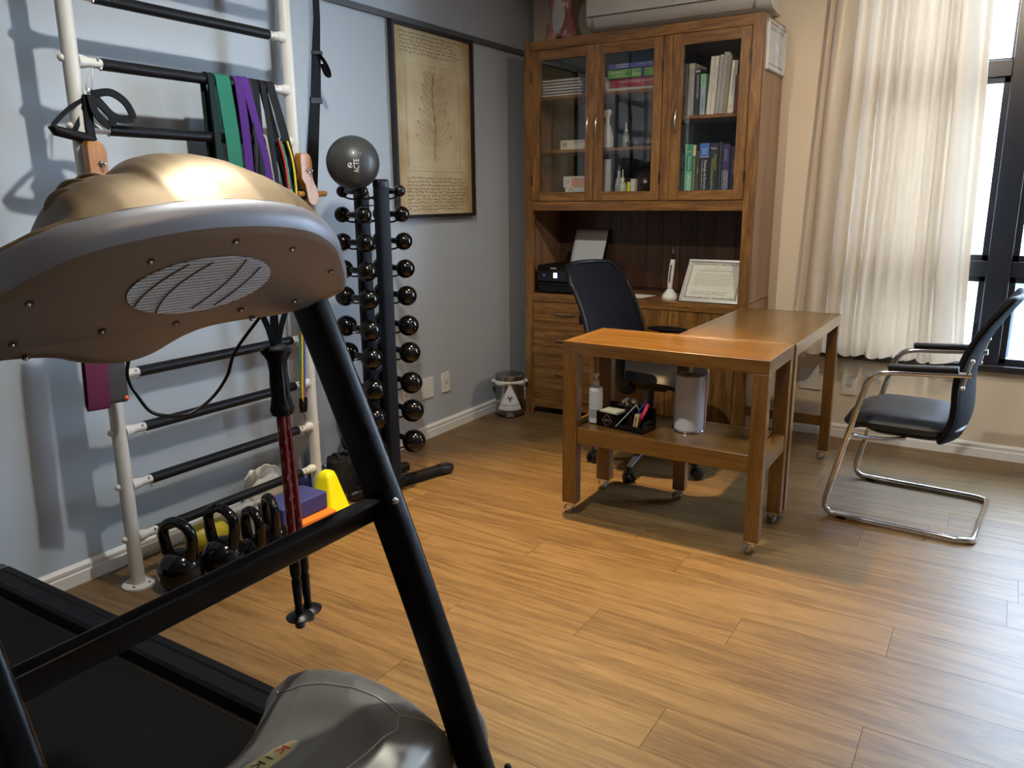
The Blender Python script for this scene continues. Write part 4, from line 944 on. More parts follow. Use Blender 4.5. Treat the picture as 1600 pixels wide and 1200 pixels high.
ph = thing('paper_towel_holder', 'chrome wire holder standing on the side table shelf', 'holder', (1.715, -1.585, SZ))
cx, cy = 1.700, -1.600
obj('base_ring', B().tube([(cx + .064 * math.cos(a * PI / 16), cy + .064 * math.sin(a * PI / 16), SZ + .003) for a in range(32)], .003, 8, closed=True).box((cx, cy, SZ + .003), (.125, .005, .004)), M_chrome, ph)
obj('centre_rod', B().tube([(cx - .006, cy, SZ + .004), (cx - .006, cy, SZ + .30), (cx, cy, SZ + .306), (cx + .006, cy, SZ + .30), (cx + .006, cy, SZ + .004)], .002, 8), M_chrome, ph)
hx, hy = cx + .066, cy + .008
obj('side_guide', B().tube(smooth_path([(hx, hy - .008, SZ + .004), (hx + .003, hy - .008, SZ + .13), (hx + .003, hy - .008, SZ + .25), (hx + .004, hy, SZ + .262), (hx + .004, hy + .008, SZ + .25), (hx + .003, hy + .008, SZ + .13), (hx, hy + .008, SZ + .004)], 5), .002, 8), M_chrome, ph)
rl = thing('paper_towel_roll', 'thick white paper towel roll on the chrome wire holder', 'paper roll', (cx, cy, SZ + .006))
obj('roll', B().lathe([(.021, .006), (.060, .006), (.0615, .03), (.0605, .235), (.0590, .238), (.021, .238), (.021, .006)], (cx, cy, SZ), 48), mat('towel_paper', (0.70, 0.70, 0.72), 0.9, bump=0.5, bscale=500), rl)
obj('cardboard_core', B().lathe([(.019, .004), (.021, .004), (.021, .240), (.019, .240), (.019, .004)], (cx, cy, SZ), 24), flat((0.35, 0.25, 0.17), 0.9), rl)

# ------------------------------------------------------------------ office chair behind the desk
oc = thing('office_chair', 'black swivel office chair with a tall reclined mesh back behind the desk', 'chair', (1.30, -1.03, 0))
ocx, ocy = 1.30, -1.03
M_bluepl = mat('dark_blue_plastic', (0.022, 0.028, 0.045), 0.35)
for k in range(5):
    a = R(-88 + 72 * k); dx, dy = math.cos(a), math.sin(a)
    L_ = .285
    leg = obj('leg', B().sweep([(ocx + dx * .03, ocy + dy * .03, .125), (ocx + dx * .12, ocy + dy * .12, .110), (ocx + dx * L_, ocy + dy * L_, .072)], rrect(.046, .030, .01, 3), up=(0, 0, 1), scale=[1.1, 1, .62]), M_bluepl, oc)
    wx, wy = ocx + dx * (L_ + .005), ocy + dy * (L_ + .005); r2 = a + 1.0; M = Matrix.Rotation(r2, 3, 'Z')
    cst = obj('caster', B().lathe([(0, .050), (.010, .050), (.010, .082), (0, .082)], (wx, wy, 0), 10).box((wx, wy, .048), (.045, .018, .018), M=M), M_black, oc)
    for s_ in (-1, 1):
        obj('caster_wheel', B().lathe([(0, -.008), (.024, -.008), (.028, -.004), (.028, .005), (.022, .009), (0, .009)], Vector((wx, wy, .028)) + M @ Vector((.006, s_ * .017, 0)), 20, M @ axis_mat((0, s_, 0))), M_black, cst)
obj('hub', B().lathe([(0, .085), (.045, .085), (.048, .14), (.034, .16), (0, .16)], (ocx, ocy, 0), 24), M_bluepl, oc)
obj('gas_column', B().lathe([(.028, .16), (.028, .26), (.016, .26), (.016, .43)], (ocx, ocy, 0), 20), M_black, oc)
obj('tilt_mechanism', B().box((ocx - .01, ocy, .435), (.22, .13, .035)), M_black, oc, bevel=.006)
def cushion(cx, cy, z0, w, d, h, r, dome=.012, front_drop=.02, fdir=1):
    """rounded seat pad; front edge rolls down towards fdir*x"""
    b = B(); n, m = 20, 20
    def top(u, v):
        a = (u * 2 - 1); c_ = (v * 2 - 1)
        f = (abs(a) ** 5 + abs(c_) ** 5) ** .2 if (abs(a) + abs(c_)) > 0 else 0
        ee = max(0, 1 - f ** 6)
        k_ = 1.0
        return a, c_, ee ** .35
    vs = []; 
    def mk(sign):
        def fn(u, v):
            a, c_, e = top(u, v)
            # squircle the square
            q = max(abs(a), abs(c_)); L2 = (abs(a) ** 4 + abs(c_) ** 4) ** .25
            s_ = q / L2 if L2 > 0 else 1
            x = a * s_ * w / 2; y = c_ * s_ * d / 2
            e = max(0, 1 - q ** 7) ** .4
            z = z0 + h / 2 + sign * h / 2 * e + (dome * (1 - q * q) if sign > 0 else 0)
            fr = max(0, (a * fdir - .45) / .55)
            z -= front_drop * fr * fr
            return Vector((cx + x, cy + y, z))
        return fn
    b.grid(mk(1), n, m); b.grid(mk(-1), n, m)
    return b
obj('seat', cushion(ocx + .02, ocy + .02, .462, .47, .50, .075, .05, front_drop=.03), M_leather, oc, smooth=70)
# backrest: frame and mesh
bt, bb_ = Vector((.882, -.965, 1.035)), Vector((1.060, -.975, .60))
def back_pt(u, v, off=0):
    """u across -1..1, v up 0..1"""
    w = .226 * (1 - .10 * v) * (1 if v < .85 else math.sqrt(max(0, 1 - ((v - .85) / .15) ** 2 * .35)))
    base = bb_.lerp(bt, v); curve = .03 * math.sin(PI * v) - .02 * (v > 2)
    return Vector((base.x + curve + .025 * u * u + off + .055 * u, base.y + u * w, base.z))
b = B(); b.grid(lambda u, v: back_pt(2 * u - 1, v), 16, 20)
obj('backrest', b, M_meshf, oc, solid=.012, smooth=70)
rim = [back_pt(-1, v / 10) for v in range(0, 9)] + [back_pt(u / 6, 1.0 - .03 * (abs(u) / 6) ** 4 * 2) + Vector((0, 0, .004)) for u in range(-5, 6)] + [back_pt(1, v / 10) for v in range(8, -1, -1)] + [back_pt(u / 4, 0) for u in (3, 1, -1, -3)]
obj('back_frame', B().tube(smooth_path(rim, 3, closed=True), .011, 10, closed=True), M_black, oc)
obj('lumbar_bar', B().sweep([back_pt(u / 4, .38, -.022) for u in range(-4, 5)], rrect(.05, .014, .005, 2), up=(1, 0, 0)), M_black, oc)
obj('back_bar', B().sweep(smooth_path([(ocx - .08, -.99, .44), (1.08, -.99, .435), (1.01, -.985, .48), (1.0, -.98, .62), (.985, -.98, .78)], 6), rrect(.055, .022, .008, 3), up=(1, 0, 0.2)), M_black, oc)
for s_, lab in ((-1, ''), (1, '')):
    y = ocy + .02 + s_ * .275
    obj('armrest_support', B().sweep(smooth_path([(ocx - .03, y - s_ * .10, .452), (ocx - .04, y - s_ * .01, .455), (ocx - .06, y, .50), (ocx - .06, y, .66)], 6), rrect(.055, .02, .008, 3), up=(0, 1, 0.01)), M_black, oc)
    b = B(); b.grid(lambda u, v: Vector((ocx - .03 + .125 * math.cos(2 * PI * u) * math.sin(PI * v) * (1 + .0 * v), y + .043 * math.sin(2 * PI * u) * math.sin(PI * v), .675 + .016 * math.cos(PI * v))), 28, 10)
    obj('armrest', b, M_matte, oc, smooth=80)

# ------------------------------------------------------------------ visitor chair on a chrome cantilever frame
vc = thing('visitor_chair', 'cantilever visitor chair with chrome frame, black seat and mesh back', 'chair', (2.52, -0.985, 0))
vx, vy = 2.52, -0.985; HW = .285
def side(s_):
    y = vy + s_ * HW
    return [(2.725, y, .688), (2.66, y, .684), (2.56, y, .676), (2.45, y, .668), (2.395, y, .655), (2.362, y, .62), (2.345, y, .57), (2.30, y, .38), (2.250, y, .16), (2.232, y, .09), (2.232, y, .045), (2.256, y, .018), (2.31, y, .0145), (2.55, y, .0145), (2.72, y, .0145)]
A = side(-1); Z_ = side(1)
corner1 = [(2.775, vy - HW + .012, .0145), (2.800, vy - HW + .05, .0145)]
corner2 = [(2.800, vy + HW - .05, .0145), (2.775, vy + HW - .012, .0145)]
path = A + corner1 + [(2.80, vy, .0145)] + corner2 + Z_[::-1]
obj('frame', B().tube(smooth_path(path, 6), .0127, 16), M_chrome, vc)
for s_ in (-1, 1):
    y = vy + s_ * HW
    obj('armrest', B().sweep([(2.43, y, .6905), (2.50, y, .6945), (2.68, y, .708)], rrect(.040, .020, .007, 3), up=(0, 0, 1)), M_leather, vc)
    obj('foot_glide', B().bb(2.285, 2.325, y - .014, y + .014, 0, .012), M_black, vc)
    obj('seat_bracket', B().tube(smooth_path([(2.304, y, .385), (2.33, y - s_ * .02, .372), (2.42, y - s_ * .05, .366), (2.50, y - s_ * .09, .374)], 5), .009, 10), M_chrome, vc)
    bk = obj('back_bracket', B().tube([(2.720, y + s_ * .006, .742), (2.700, y + s_ * .006, .640)], .006, 10), M_chrome, vc)
    for z in (.745, .637):
        obj('bolt', B().ball((2.722 if z > .7 else 2.700, y + s_ * .008, z), .010, 12, 8), M_chrome, bk)
obj('cross_tube', B().tube([(2.50, vy - .2, .372), (2.50, vy + .2, .372)], .009, 10), M_chrome, vc)
obj('seat', cushion(vx - .045, vy, .392, .47, .475, .078, .05, front_drop=.028, fdir=-1, dome=.010), M_leather, vc, smooth=70)
obj('seat_shell', cushion(vx - .02, vy, .372, .36, .40, .045, .05, front_drop=.0, fdir=-1, dome=0), M_matte, vc, smooth=70)
prof = [(2.660, .385), (2.676, .42), (2.690, .48), (2.690, .55), (2.684, .62), (2.690, .70), (2.716, .79), (2.755, .87), (2.798, .94), (2.822, .975)]
pp = smooth_path([(x, 0, z) for x, z in prof], 3)
b = B()
def bfn(u, v):
    i = v * (len(pp) - 1); k = min(int(i), len(pp) - 2); p = pp[k].lerp(pp[k + 1], i - k); c_ = 2 * u - 1
    w = .225 * (1 - .10 * v) * math.sqrt(max(0.0, 1 - max(0, (v - .93) / .07) ** 2 * .12)) * (1 - .12 * max(0, (.12 - v) / .12))
    return Vector((p.x - .045 * c_ * c_ * (1 - v * .5) + .02, vy + c_ * w, p.z))
b.grid(bfn, 16, 30)
obj('backrest', b, M_meshf, vc, solid=.022, smooth=70)
rim = [bfn(0, v / 12) for v in range(0, 13)] + [bfn(u / 8, 1) for u in range(1, 8)] + [bfn(1, v / 12) for v in range(12, -1, -1)] + [bfn(u / 8, 0) for u in range(7, 0, -1)]
obj('back_frame', B().tube(smooth_path(rim, 3, closed=True), .0135, 10, closed=True), M_matte, vc)
vc.rotation_euler = (0, 0, R(-4))

# ------------------------------------------------------------------ pedal bin
bx, by = 0.135, -0.545
bn = thing('pedal_bin', 'small steel pedal bin with a triangular hazard sign by the bookcase', 'bin', (bx, by, 0))
RB = .092
obj('body', B().lathe([(0, .004), (RB, .004), (RB, .225), (RB - .003, .228), (0, .228)], (bx, by, 0), 48), mat('bin_steel', (0.36, 0.35, 0.33), 0.16, 1.0), bn)
obj('base_ring', B().lathe([(RB + .002, 0), (RB + .003, .012), (RB, .014), (0, .014), (0, 0)], (bx, by, 0), 40), M_black, bn)
obj('lid', B().lathe([(RB + .002, .236), (RB + .003, .262), (RB - .004, .270), (.04, .279), (0, .281)], (bx, by, 0), 40).lathe([(0, .236), (RB + .002, .236)], (bx, by, 0), 40), mat('bin_lid_steel', (0.34, 0.34, 0.33), 0.22, 1.0), bn)
d = Vector((2.77 - bx, -4.708 - by, 0)).normalized(); sx = Vector((-d.y, d.x, 0))
obj('pedal', B().box(Vector((bx, by, .014)) + d * (RB + .012), (.022, .05, .004), M=Matrix((d, sx, (0, 0, 1))).transposed()), M_steel, bn, bevel=.001)
obj('handle_lug', B().box(Vector((bx, by, .215)) - sx * (RB + .004), (.012, .012, .035)), M_black, bn, bevel=.002)
def cyl(a, z, r=RB + .0012): # a arc length from the front centre
    th = a / RB; return Vector((bx, by, z)) + (d * math.cos(th) + sx * math.sin(th)) * r
def cyl_poly(name, tri, m, r, n=24):
    """triangle A,B,C mapped onto the cylinder"""
    b = B(); (ax, az), (lx, lz), (rx, rz) = tri
    def fn(u, v):
        l = lx + (ax - lx) * v; rr_ = rx + (ax - rx) * v; zz = lz + (az - lz) * v
        return cyl(l + (rr_ - l) * u, zz, r)
    b.grid(fn, n, 12); return obj(name, b, m, bn)
sign = cyl_poly('hazard_sign', [(0, .222), (-.086, .046), (.086, .046)], flat((0.88, 0.87, 0.88), 0.5), RB + .0010)
tr = [(0, .210), (-.077, .0525), (.077, .0525)]
for (a, z0), (c_, z1) in zip(tr, tr[1:] + tr[:1]):
    q = [cyl(a + (c_ - a) * k / 10, z0 + (z1 - z0) * k / 10, RB + .0018) for k in range(11)]
    obj('sign_border', B().ribbon(q, .0022, .0006, d), M_black, sign)
# biohazard mark: three horned rings about a small ring
def arc_pts(cx_, cz_, r, a0, a1, n=18): return [cyl(cx_ + r * math.cos(R(a0 + (a1 - a0) * k / n)), cz_ + r * math.sin(R(a0 + (a1 - a0) * k / n)), RB + .0018) for k in range(n + 1)]
bz = .124; hb = B()
for k in range(3):
    a = 90 + 120 * k; ccx, ccz = .0125 * math.cos(R(a)), bz + .0125 * math.sin(R(a))
    n_ = 16; pts = arc_pts(ccx, ccz, .0125, a + 30, a + 330, n_)
    hb.sweep(pts, [(-.0022, -.0003), (.0022, -.0003), (.0022, .0003), (-.0022, .0003)], up=d, scale=[.15 + .95 * math.sin(PI * i / n_) for i in range(n_ + 1)])
hb.sweep(arc_pts(0, bz, .0095, 0, 360, 24), [(-.0010, -.0003), (.0010, -.0003), (.0010, .0003), (-.0010, .0003)], up=d)
obj('biohazard_mark', hb, M_black, sign)
def wrap_text(s_, size, z, width):
    o = text(s_, size, (0, 0, 0), (1, 0, 0), (0, 1, 0), M_black, None, width=width)
    for v in o.data.vertices:
        p = cyl(v.co.x, z + v.co.y, RB + .0015 + abs(v.co.z)); v.co = world_of(sign).inverted() @ p
    o.parent = sign; return o
wrap_text('INFECTANTE', .022, .078, .112)
wrap_text('RESÍDUO SÓLIDO', .006, .0605, .10)
# liner bag folded over the rim
rr = random.Random(8); lb = B()
def bagf(u, v):
    th = 2 * PI * u; z = .236 - .028 * v - .008 * math.sin(th * 3 + 1) * v + .004 * noise.noise(Vector((math.cos(th) * 4, math.sin(th) * 4, v * 3)))
    r = RB + .003 + .010 * math.sin(PI * v) + .006 * noise.noise(Vector((math.cos(th) * 7, math.sin(th) * 7, v * 4 + 5)))
    return Vector((bx + r * math.cos(th), by + r * math.sin(th), z))
lb.grid(bagf, 90, 6)
for s_ in (-1, 1):
    cc = Vector((bx, by, .222)) + sx * s_ * (RB + .012)
    lb.grid(lambda u, v: cc + Vector((.015 * math.cos(2 * PI * u) * math.sin(PI * v), .015 * math.sin(2 * PI * u) * math.sin(PI * v), .012 * math.cos(PI * v))) * (1 + .35 * noise.noise(Vector((u * 8, v * 6, s_)))), 16, 8)
obj('bin_liner', lb, flat((0.72, 0.70, 0.64), 0.45), bn, smooth=80)

# ------------------------------------------------------------------ wall bars (white tubular ladder)
LX = 0.205; LYA, LYB = -3.215, -2.315
wb = thing('wall_bars', 'white tubular wall bar ladder with black foam covered rungs', 'wall bars', (LX, (LYA + LYB) / 2, 0))
RZ = [0.183, 0.382, 0.582, 0.783, 0.985, 1.19, 1.395, 1.60, 1.803, 2.003, 2.205]
for y in (LYA, LYB):
    p = obj('post', B().lathe([(.0245, .004), (.0245, 2.40), (0, 2.40)], (LX, y, 0), 24), M_postw, wb)
    obj('floor_flange', B().lathe([(.024, .012), (.052, .011), (.056, .008), (.056, 0), (0, 0)], (LX, y, 0), 32), M_postw, p)
    for a in range(4): obj('flange_screw', B().lathe([(0, .0115), (.006, .0115), (.005, .0135), (0, .0135)], (LX + .040 * math.cos(a * PI / 2 + .6), y + .040 * math.sin(a * PI / 2 + .6), 0), 10), M_chrome, p)
    sg = 1 if y == LYA else -1
    for z in RZ:
        obj('rung_clamp', B().tube([(LX, y + sg * .018, z), (LX, y + sg * .050, z)], [.024, .0175], 16), M_postw, p)
        obj('dome_nut', B().ball((LX - .004, y - sg * .026, z + .004), (.012, .012, .012), 12, 8), M_postw, p)
    for z in (1.09, 2.3): obj('wall_stay', B().tube([(LX - .02, y, z), (.004, y, z)], .012, 12), M_postw, p)
for z in RZ:
    r_ = obj('rung', B().tube([(LX, LYA + .045, z), (LX, LYB - .045, z)], .0155, 16), M_postw, wb)
    obj('foam_sleeve', B().lathe([(.0175, 0), (.0190, .002), (.0190, 1), (.0175, 1.002)] if False else [(.0160, 0), (.0192, .001), (.0192, (LYB - LYA) - .19), (.0160, (LYB - LYA) - .189)], (LX, LYA + .098, z), 18, axis_mat((0, 1, 0))), M_foam, r_)
    for y, s_ in ((LYA + .082, 1), (LYB - .075, -1)):
        obj('rung_screw', B().ball((LX + .012, y, z + .009), .0055, 10, 7), M_chrome, r_)
        obj('eye_bolt', B().tube([(LX + .016 + .006 * math.cos(a * PI / 5), y + s_ * .004, z - .018 + .006 * math.sin(a * PI / 5)) for a in range(10)], .0016, 6, closed=True), M_chrome, r_)

# wooden hook brackets on the posts and the dowel
def hook(label, y, s_):
    t = thing('wooden_bracket', label, 'bracket', (LX + .045, y, 1.36), 0)
    prof = [(-.030, 1.545), (-.024, 1.557), (.012, 1.557), (.026, 1.548), (.034, 1.525), (.034, 1.46), (.040, 1.44), (.056, 1.415), (.062, 1.39), (.058, 1.365), (.042, 1.347), (.020, 1.347), (.004, 1.36), (-.004, 1.385), (-.012, 1.43), (-.030, 1.455)]
    pl = B().prism([(-s_ * a, c_) for a, c_ in prof][::1], (LX + .026, y, 0), (0, 1, 0), (0, 0, 1), (.036, 0, 0))
    obj('bracket_board', pl, HOOKW, t, bevel=.004)
    b_ = obj('bolt', B().lathe([(.011, 0), (.012, .002), (.009, .006), (0, .008)], (LX + .062, y - s_ * .012, 1.487), 16, axis_mat((1, 0, 0))), M_chrome, t)
    obj('bolt', B().lathe([(.006, 0), (.0075, .004), (.004, .012), (0, .014)], (LX + .070, y - s_ * .012, 1.487), 12, axis_mat((1, 0, 0))), M_steel, b_)
    return t
hook('golden wooden bracket bolted to the ladder post nearest the camera', LYA + .012, -1)
hr = hook('golden wooden bracket bolted to the ladder post beside the dumbbell rack', LYB + .005, -1)
obj('dowel', B().lathe([(0, 0), (.011, 0), (.0125, .003), (.0125, .155), (.010, .160), (0, .160)], (LX + .042, LYB - .035, 1.392), 18, axis_mat((0, 1, 0.02))), HOOKW, hr)
obj('rubber_ring', B().tube([(LX + .044 + .019 * math.cos(a * PI / 8), LYB - .006, 1.392 + .019 * math.sin(a * PI / 8)) for a in range(16)], .0045, 8, closed=True), M_black, hr)

# loops draped over the rung at 1.80 m
def loop_band(name, label, y, w, col, z_bot, zr=1.803, off=.0235, yshift=0.0, splay=.02, thick=.0032, group=None, cat='resistance band', twist=0, x0=LX):
    t = thing(name, label, cat, (x0, y, zr), 0, group)
    pts = []
    n = 10
    for k in range(n + 1):
        v = k / n; pts.append((x0 + off + .004 + splay * math.sin(PI * v) * .5, y + yshift * (1 - (1 - v)) * 0 + yshift * (1 - v), z_bot + (zr - z_bot) * v))
    for k in range(1, 8):
        a = PI * k / 8; pts.append((x0 + off * math.cos(a), y, zr + off * math.sin(a)))
    for k in range(n + 1):
        v = 1 - k / n; pts.append((x0 - off - .002 - splay * .2 * math.sin(PI * v), y + yshift * (1 - v) - (.02 * math.sin(PI * v) if twist else 0), z_bot + .01 + (zr - z_bot - .01) * v))
    pts += [(x0 - off * .5, y + yshift, z_bot - .018), (x0 + off * .5, y + yshift, z_bot - .022)]
    obj('loop', B().ribbon(pts, w, thick, (0, 1, 0), closed=True), flat(col, 0.42, bump=0.1), t, smooth=50)
    return t
# the strap's flat side faces the room, so its width runs along the rung
def loop(name, label, y, w, col, z_bot, group='looped resistance bands over the rung', yb=None, zr=1.803, off=.0235, thick=.0035, back_dy=0.0, splay=.012, roll=0.0, x0=LX, cat='resistance band'):
    yb = y if yb is None else yb
    t = thing(name, label, cat, (x0, y, zr), 0, group); n = 10; front = []; arc = []; back = []
    for k in range(n + 1):
        v = k / n; front.append((x0 + off + splay * math.sin(PI * v), yb + (y - yb) * v, z_bot + (zr - z_bot) * v))
    for k in range(1, 8):
        a = PI * k / 8; arc.append((x0 + off * math.cos(a), y, zr + off * math.sin(a)))
    for k in range(n + 1):
        v = 1 - k / n; back.append((x0 - off, yb + back_dy + (y - yb - back_dy) * v, z_bot + (zr - z_bot) * v))
    pts = front + arc + back + [(x0 - off * .6, yb + back_dy * .5, z_bot - .02), (x0 + off * .6, yb + back_dy * .2, z_bot - .024)]
    b = B(); P_ = [Vector(p) for p in pts]; N_ = len(P_); vs = []
    for i in range(N_):
        tn = (P_[(i + 1) % N_] - P_[i - 1]).normalized(); wd = Vector((math.sin(roll), math.cos(roll), 0)); wd = (wd - tn * wd.dot(tn)).normalized(); nn_ = tn.cross(wd)
        for a, c_ in ((-w / 2, -thick / 2), (w / 2, -thick / 2), (w / 2, thick / 2), (-w / 2, thick / 2)): vs.append(P_[i] + wd * a + nn_ * c_)
    fs = []
    for i in range(N_):
        j = (i + 1) % N_
        for q in range(4): fs.append((i * 4 + q, i * 4 + (q + 1) % 4, j * 4 + (q + 1) % 4, j * 4 + q))
    obj('strap_loop', b.add(vs, fs), flat(tuple(c * .62 for c in col), 0.55, spec=.12), t, smooth=40)
    return t
loop('resistance_band', 'wide green loop band draped over the ladder rung', -2.660, .064, (0.035, 0.24, 0.15), 1.30, yb=-2.632, back_dy=-.075)
loop('resistance_band', 'narrow dark loop band just left of the wide green one', -2.712, .026, (0.015, 0.03, 0.027), 1.25, yb=-2.705, splay=.004)
loop('resistance_band', 'purple loop band whose two strands spread apart', -2.588, .032, (0.11, 0.035, 0.26), 1.28, yb=-2.575, back_dy=.0, roll=.3)
loop('resistance_band', 'purple strand loop band crossing towards the black bands', -2.560, .030, (0.13, 0.04, 0.30), 1.28, yb=-2.455, back_dy=-.05, roll=.3, off=.026)
loop('resistance_band', 'black loop band next to the purple ones', -2.508, .026, (0.018, 0.018, 0.02), 1.27, yb=-2.525, back_dy=.0)
loop('resistance_band', 'narrow black loop band with small pink print', -2.475, .024, (0.02, 0.02, 0.022), 1.25, yb=-2.435)
loop('resistance_band', 'broad black loop band nearest the ladder post, running to the bracket', -2.435, .034, (0.025, 0.025, 0.027), 1.36, yb=-2.325, roll=.2)
loop('resistance_band', 'short dark grey loop band hanging behind the others', -2.532, .024, (0.04, 0.04, 0.042), 1.42, off=.0215)
loop('resistance_band', 'white thin loop band behind the black bands', -2.470, .020, (0.6, 0.6, 0.6), 1.28, zr=1.60, off=.0215, yb=-2.44)

# coloured rubber tubes with a clip, hanging along the post
tu = thing('resistance_tubes', 'bundle of yellow, red, green and blue rubber tubes clipped to the ladder', 'resistance tubes', (LX + .04, -2.39, 1.60))
for k, (c_, ytop, ybot, dx) in enumerate((((0.60, 0.50, 0.02), -2.376, -2.412, .052), ((0.50, 0.04, 0.03), -2.412, -2.398, .046), ((0.02, 0.25, 0.14), -2.395, -2.404, .036), ((0.03, 0.10, 0.40), -2.366, -2.386, .040), ((0.015, 0.015, 0.015), -2.355, -2.392, .030))):
    obj('tube', B().tube(smooth_path([(LX + dx, ytop - .02, 1.60), (LX + dx + .01, ytop, 1.45), (LX + dx + .008, (ytop + ybot) / 2 + .01, 1.0), (LX + dx, ybot, 0.56), (LX + dx, ybot, 0.53)], 8), .0046, 10), flat(c_, 0.3), tu)
for y in (-2.412, -2.394):
    obj('strap_end', B().tube([(LX + .045, y, 0.535), (LX + .045, y - .002, 0.50), (LX + .045, y - .003, 0.472)], [.011, .012, .008], 12), M_matte, tu)
obj('carabiner', B().tube(smooth_path([(LX + .045, -2.403, .470), (LX + .045, -2.393, .455), (LX + .045, -2.395, .425), (LX + .045, -2.405, .412), (LX + .045, -2.414, .425), (LX + .045, -2.413, .455)], 4, closed=True), .0022, 8, closed=True), M_chrome, tu)
obj('top_anchor', B().tube([(LX + .02, -2.40, 1.603), (LX + .045, -2.39, 1.595), (LX + .05, -2.385, 1.56)], .009, 10), M_matte, tu)

# maroon and grey wide bands hung on the near post
mb = thing('fabric_band', 'maroon wide elastic band hanging in a loop from the near ladder post', 'resistance band', (LX + .06, -3.30, 1.0))
def flat_loop(parent, y0, y1, x, ztop, zbot, col, dy=0.0, gap=.020):
    b = B(); w = abs(y1 - y0); yc = (y0 + y1) / 2
    pts = [(x, yc, ztop), (x + .003, yc + dy * .5, (ztop + zbot) / 2), (x, yc + dy, zbot + .012), (x - gap * .3, yc + dy, zbot), (x - gap * .7, yc + dy, zbot), (x - gap, yc + dy, zbot + .012), (x - gap, yc + dy * .5, (ztop + zbot) / 2), (x - gap, yc, ztop)]
    P_ = [Vector(p) for p in pts]; N_ = len(P_); vs = []; fs = []
    for i in range(N_):
        tn = (P_[min(i + 1, N_ - 1)] - P_[max(i - 1, 0)]).normalized(); wd = Vector((.25, 1, 0)).normalized(); wd = (wd - tn * wd.dot(tn)).normalized(); nn_ = tn.cross(wd)
        for a, c_ in ((-w / 2, -.002), (w / 2, -.002), (w / 2, .002), (-w / 2, .002)): vs.append(P_[i] + wd * a + nn_ * c_)
    for i in range(N_ - 1):
        for q in range(4): fs.append((i * 4 + q, i * 4 + (q + 1) % 4, (i + 1) * 4 + (q + 1) % 4, (i + 1) * 4 + q))
    return obj('strap_loop', b.add(vs, fs), flat(col, 0.6, bump=.3), parent, smooth=40)
flat_loop(mb, -3.335, -3.268, .295, 1.20, .706, (0.16, 0.02, 0.07), dy=-.018)
gb_ = thing('rubber_band', 'grey wide elastic band beside the maroon one, with an orange tag', 'resistance band', (LX + .06, -3.25, 1.0))
flat_loop(gb_, -3.268, -3.212, .285, 1.20, .712, (0.075, 0.075, 0.08), dy=-.004)
obj('orange_tag', B().ball((.292, -3.222, .722), (.006, .009, .008), 12, 8), flat((0.8, 0.15, 0.02), 0.4), gb_)
obj('hanging_peg', B().tube([(LX + .02, -3.225, 1.195), (LX + .10, -3.30, 1.20)], .007, 10), M_chrome, gb_)

# ankle cuffs and stirrup handles on a snap hook
hd = thing('cable_handles', 'black stirrup handles and strap cuffs hanging from a snap hook on the ladder', 'exercise handles', (LX + .03, -3.17, 1.80))
obj('snap_hook', B().tube(smooth_path([(LX + .03, -3.165, 1.785), (LX + .032, -3.180, 1.76), (LX + .035, -3.196, 1.725), (LX + .035, -3.190, 1.705), (LX + .035, -3.178, 1.715), (LX + .033, -3.172, 1.75)], 4, closed=True), .0022, 8, closed=True), M_steel, hd)
obj('d_ring', B().tube([(LX + .04, -3.185 + .012 * math.cos(a * PI / 8), 1.705 + .012 * math.sin(a * PI / 8)) for a in range(16)], .0022, 8, closed=True), M_chrome, hd)
def strap(pts, w, th=.004, wd=(1, .1, 0), m=M_matte, n='cuff_strap'):
    return obj(n, B().ribbon(smooth_path(pts, 6), th * 1.5, w * .8, (1, .05, 0)), m, hd, smooth=50)
strap([(.245, -3.185, 1.70), (.255, -3.13, 1.712), (.258, -3.085, 1.69), (.258, -3.062, 1.655), (.256, -3.060, 1.638)], .030)
strap([(.245, -3.185, 1.70), (.25, -3.15, 1.66), (.255, -3.115, 1.635), (.256, -3.085, 1.632), (.256, -3.060, 1.638)], .030)
strap([(.245, -3.190, 1.70), (.25, -3.185, 1.655), (.252, -3.165, 1.625), (.255, -3.14, 1.606)], .030)
strap([(.245, -3.180, 1.70), (.25, -3.155, 1.67), (.256, -3.130, 1.635), (.256, -3.135, 1.610)], .030)
strap([(.235, -3.195, 1.70), (.235, -3.197, 1.64), (.235, -3.196, 1.575), (.235, -3.19, 1.558)], .034, wd=(0.15, 1, 0))
strap([(.23, -3.198, 1.69), (.225, -3.25, 1.655), (.225, -3.295, 1.615), (.225, -3.308, 1.60)], .016, n='handle_web')
strap([(.23, -3.198, 1.69), (.225, -3.215, 1.64), (.225, -3.235, 1.60), (.225, -3.245, 1.582)], .016, n='handle_web')
obj('grip', B().tube([(.228, -3.315, 1.600), (.228, -3.305, 1.585), (.228, -3.24, 1.573), (.228, -3.19, 1.566)], [.013, .0165, .0165, .0155], 14), M_foam, hd)

# suspension strap from the ceiling
ts = thing('suspension_strap', 'long black suspension trainer strap hanging from the ceiling beside the ladder', 'suspension trainer', (.15, -2.07, ZC))
S0, S1 = Vector((.15, -2.060, ZC)), Vector((.15, -2.225, 1.405))
def sp(z):
    t_ = (ZC - z) / (ZC - 1.405); return S0.lerp(S1, t_) + Vector((0, -.0, 0))
seg_pts = [(z, w) for z, w in ((ZC, .020), (2.12, .022), (1.99, .024))]
obj('webbing', B().ribbon([Vector((.15, -2.070, ZC)), Vector((.15, -2.078, 2.1)), Vector((.15, -2.092, 2.0)), Vector((.15, -2.100, 1.94))], .003, .024, (1, 0, 0)) if False else B().prism([(-2.082, ZC), (-2.058, ZC), (-2.066, 2.12), (-2.078, 1.98), (-2.124, 1.98), (-2.102, 2.12)], (.150, 0, 0), (0, 1, 0), (0, 0, 1), (.004, 0, 0)), M_matte, ts)
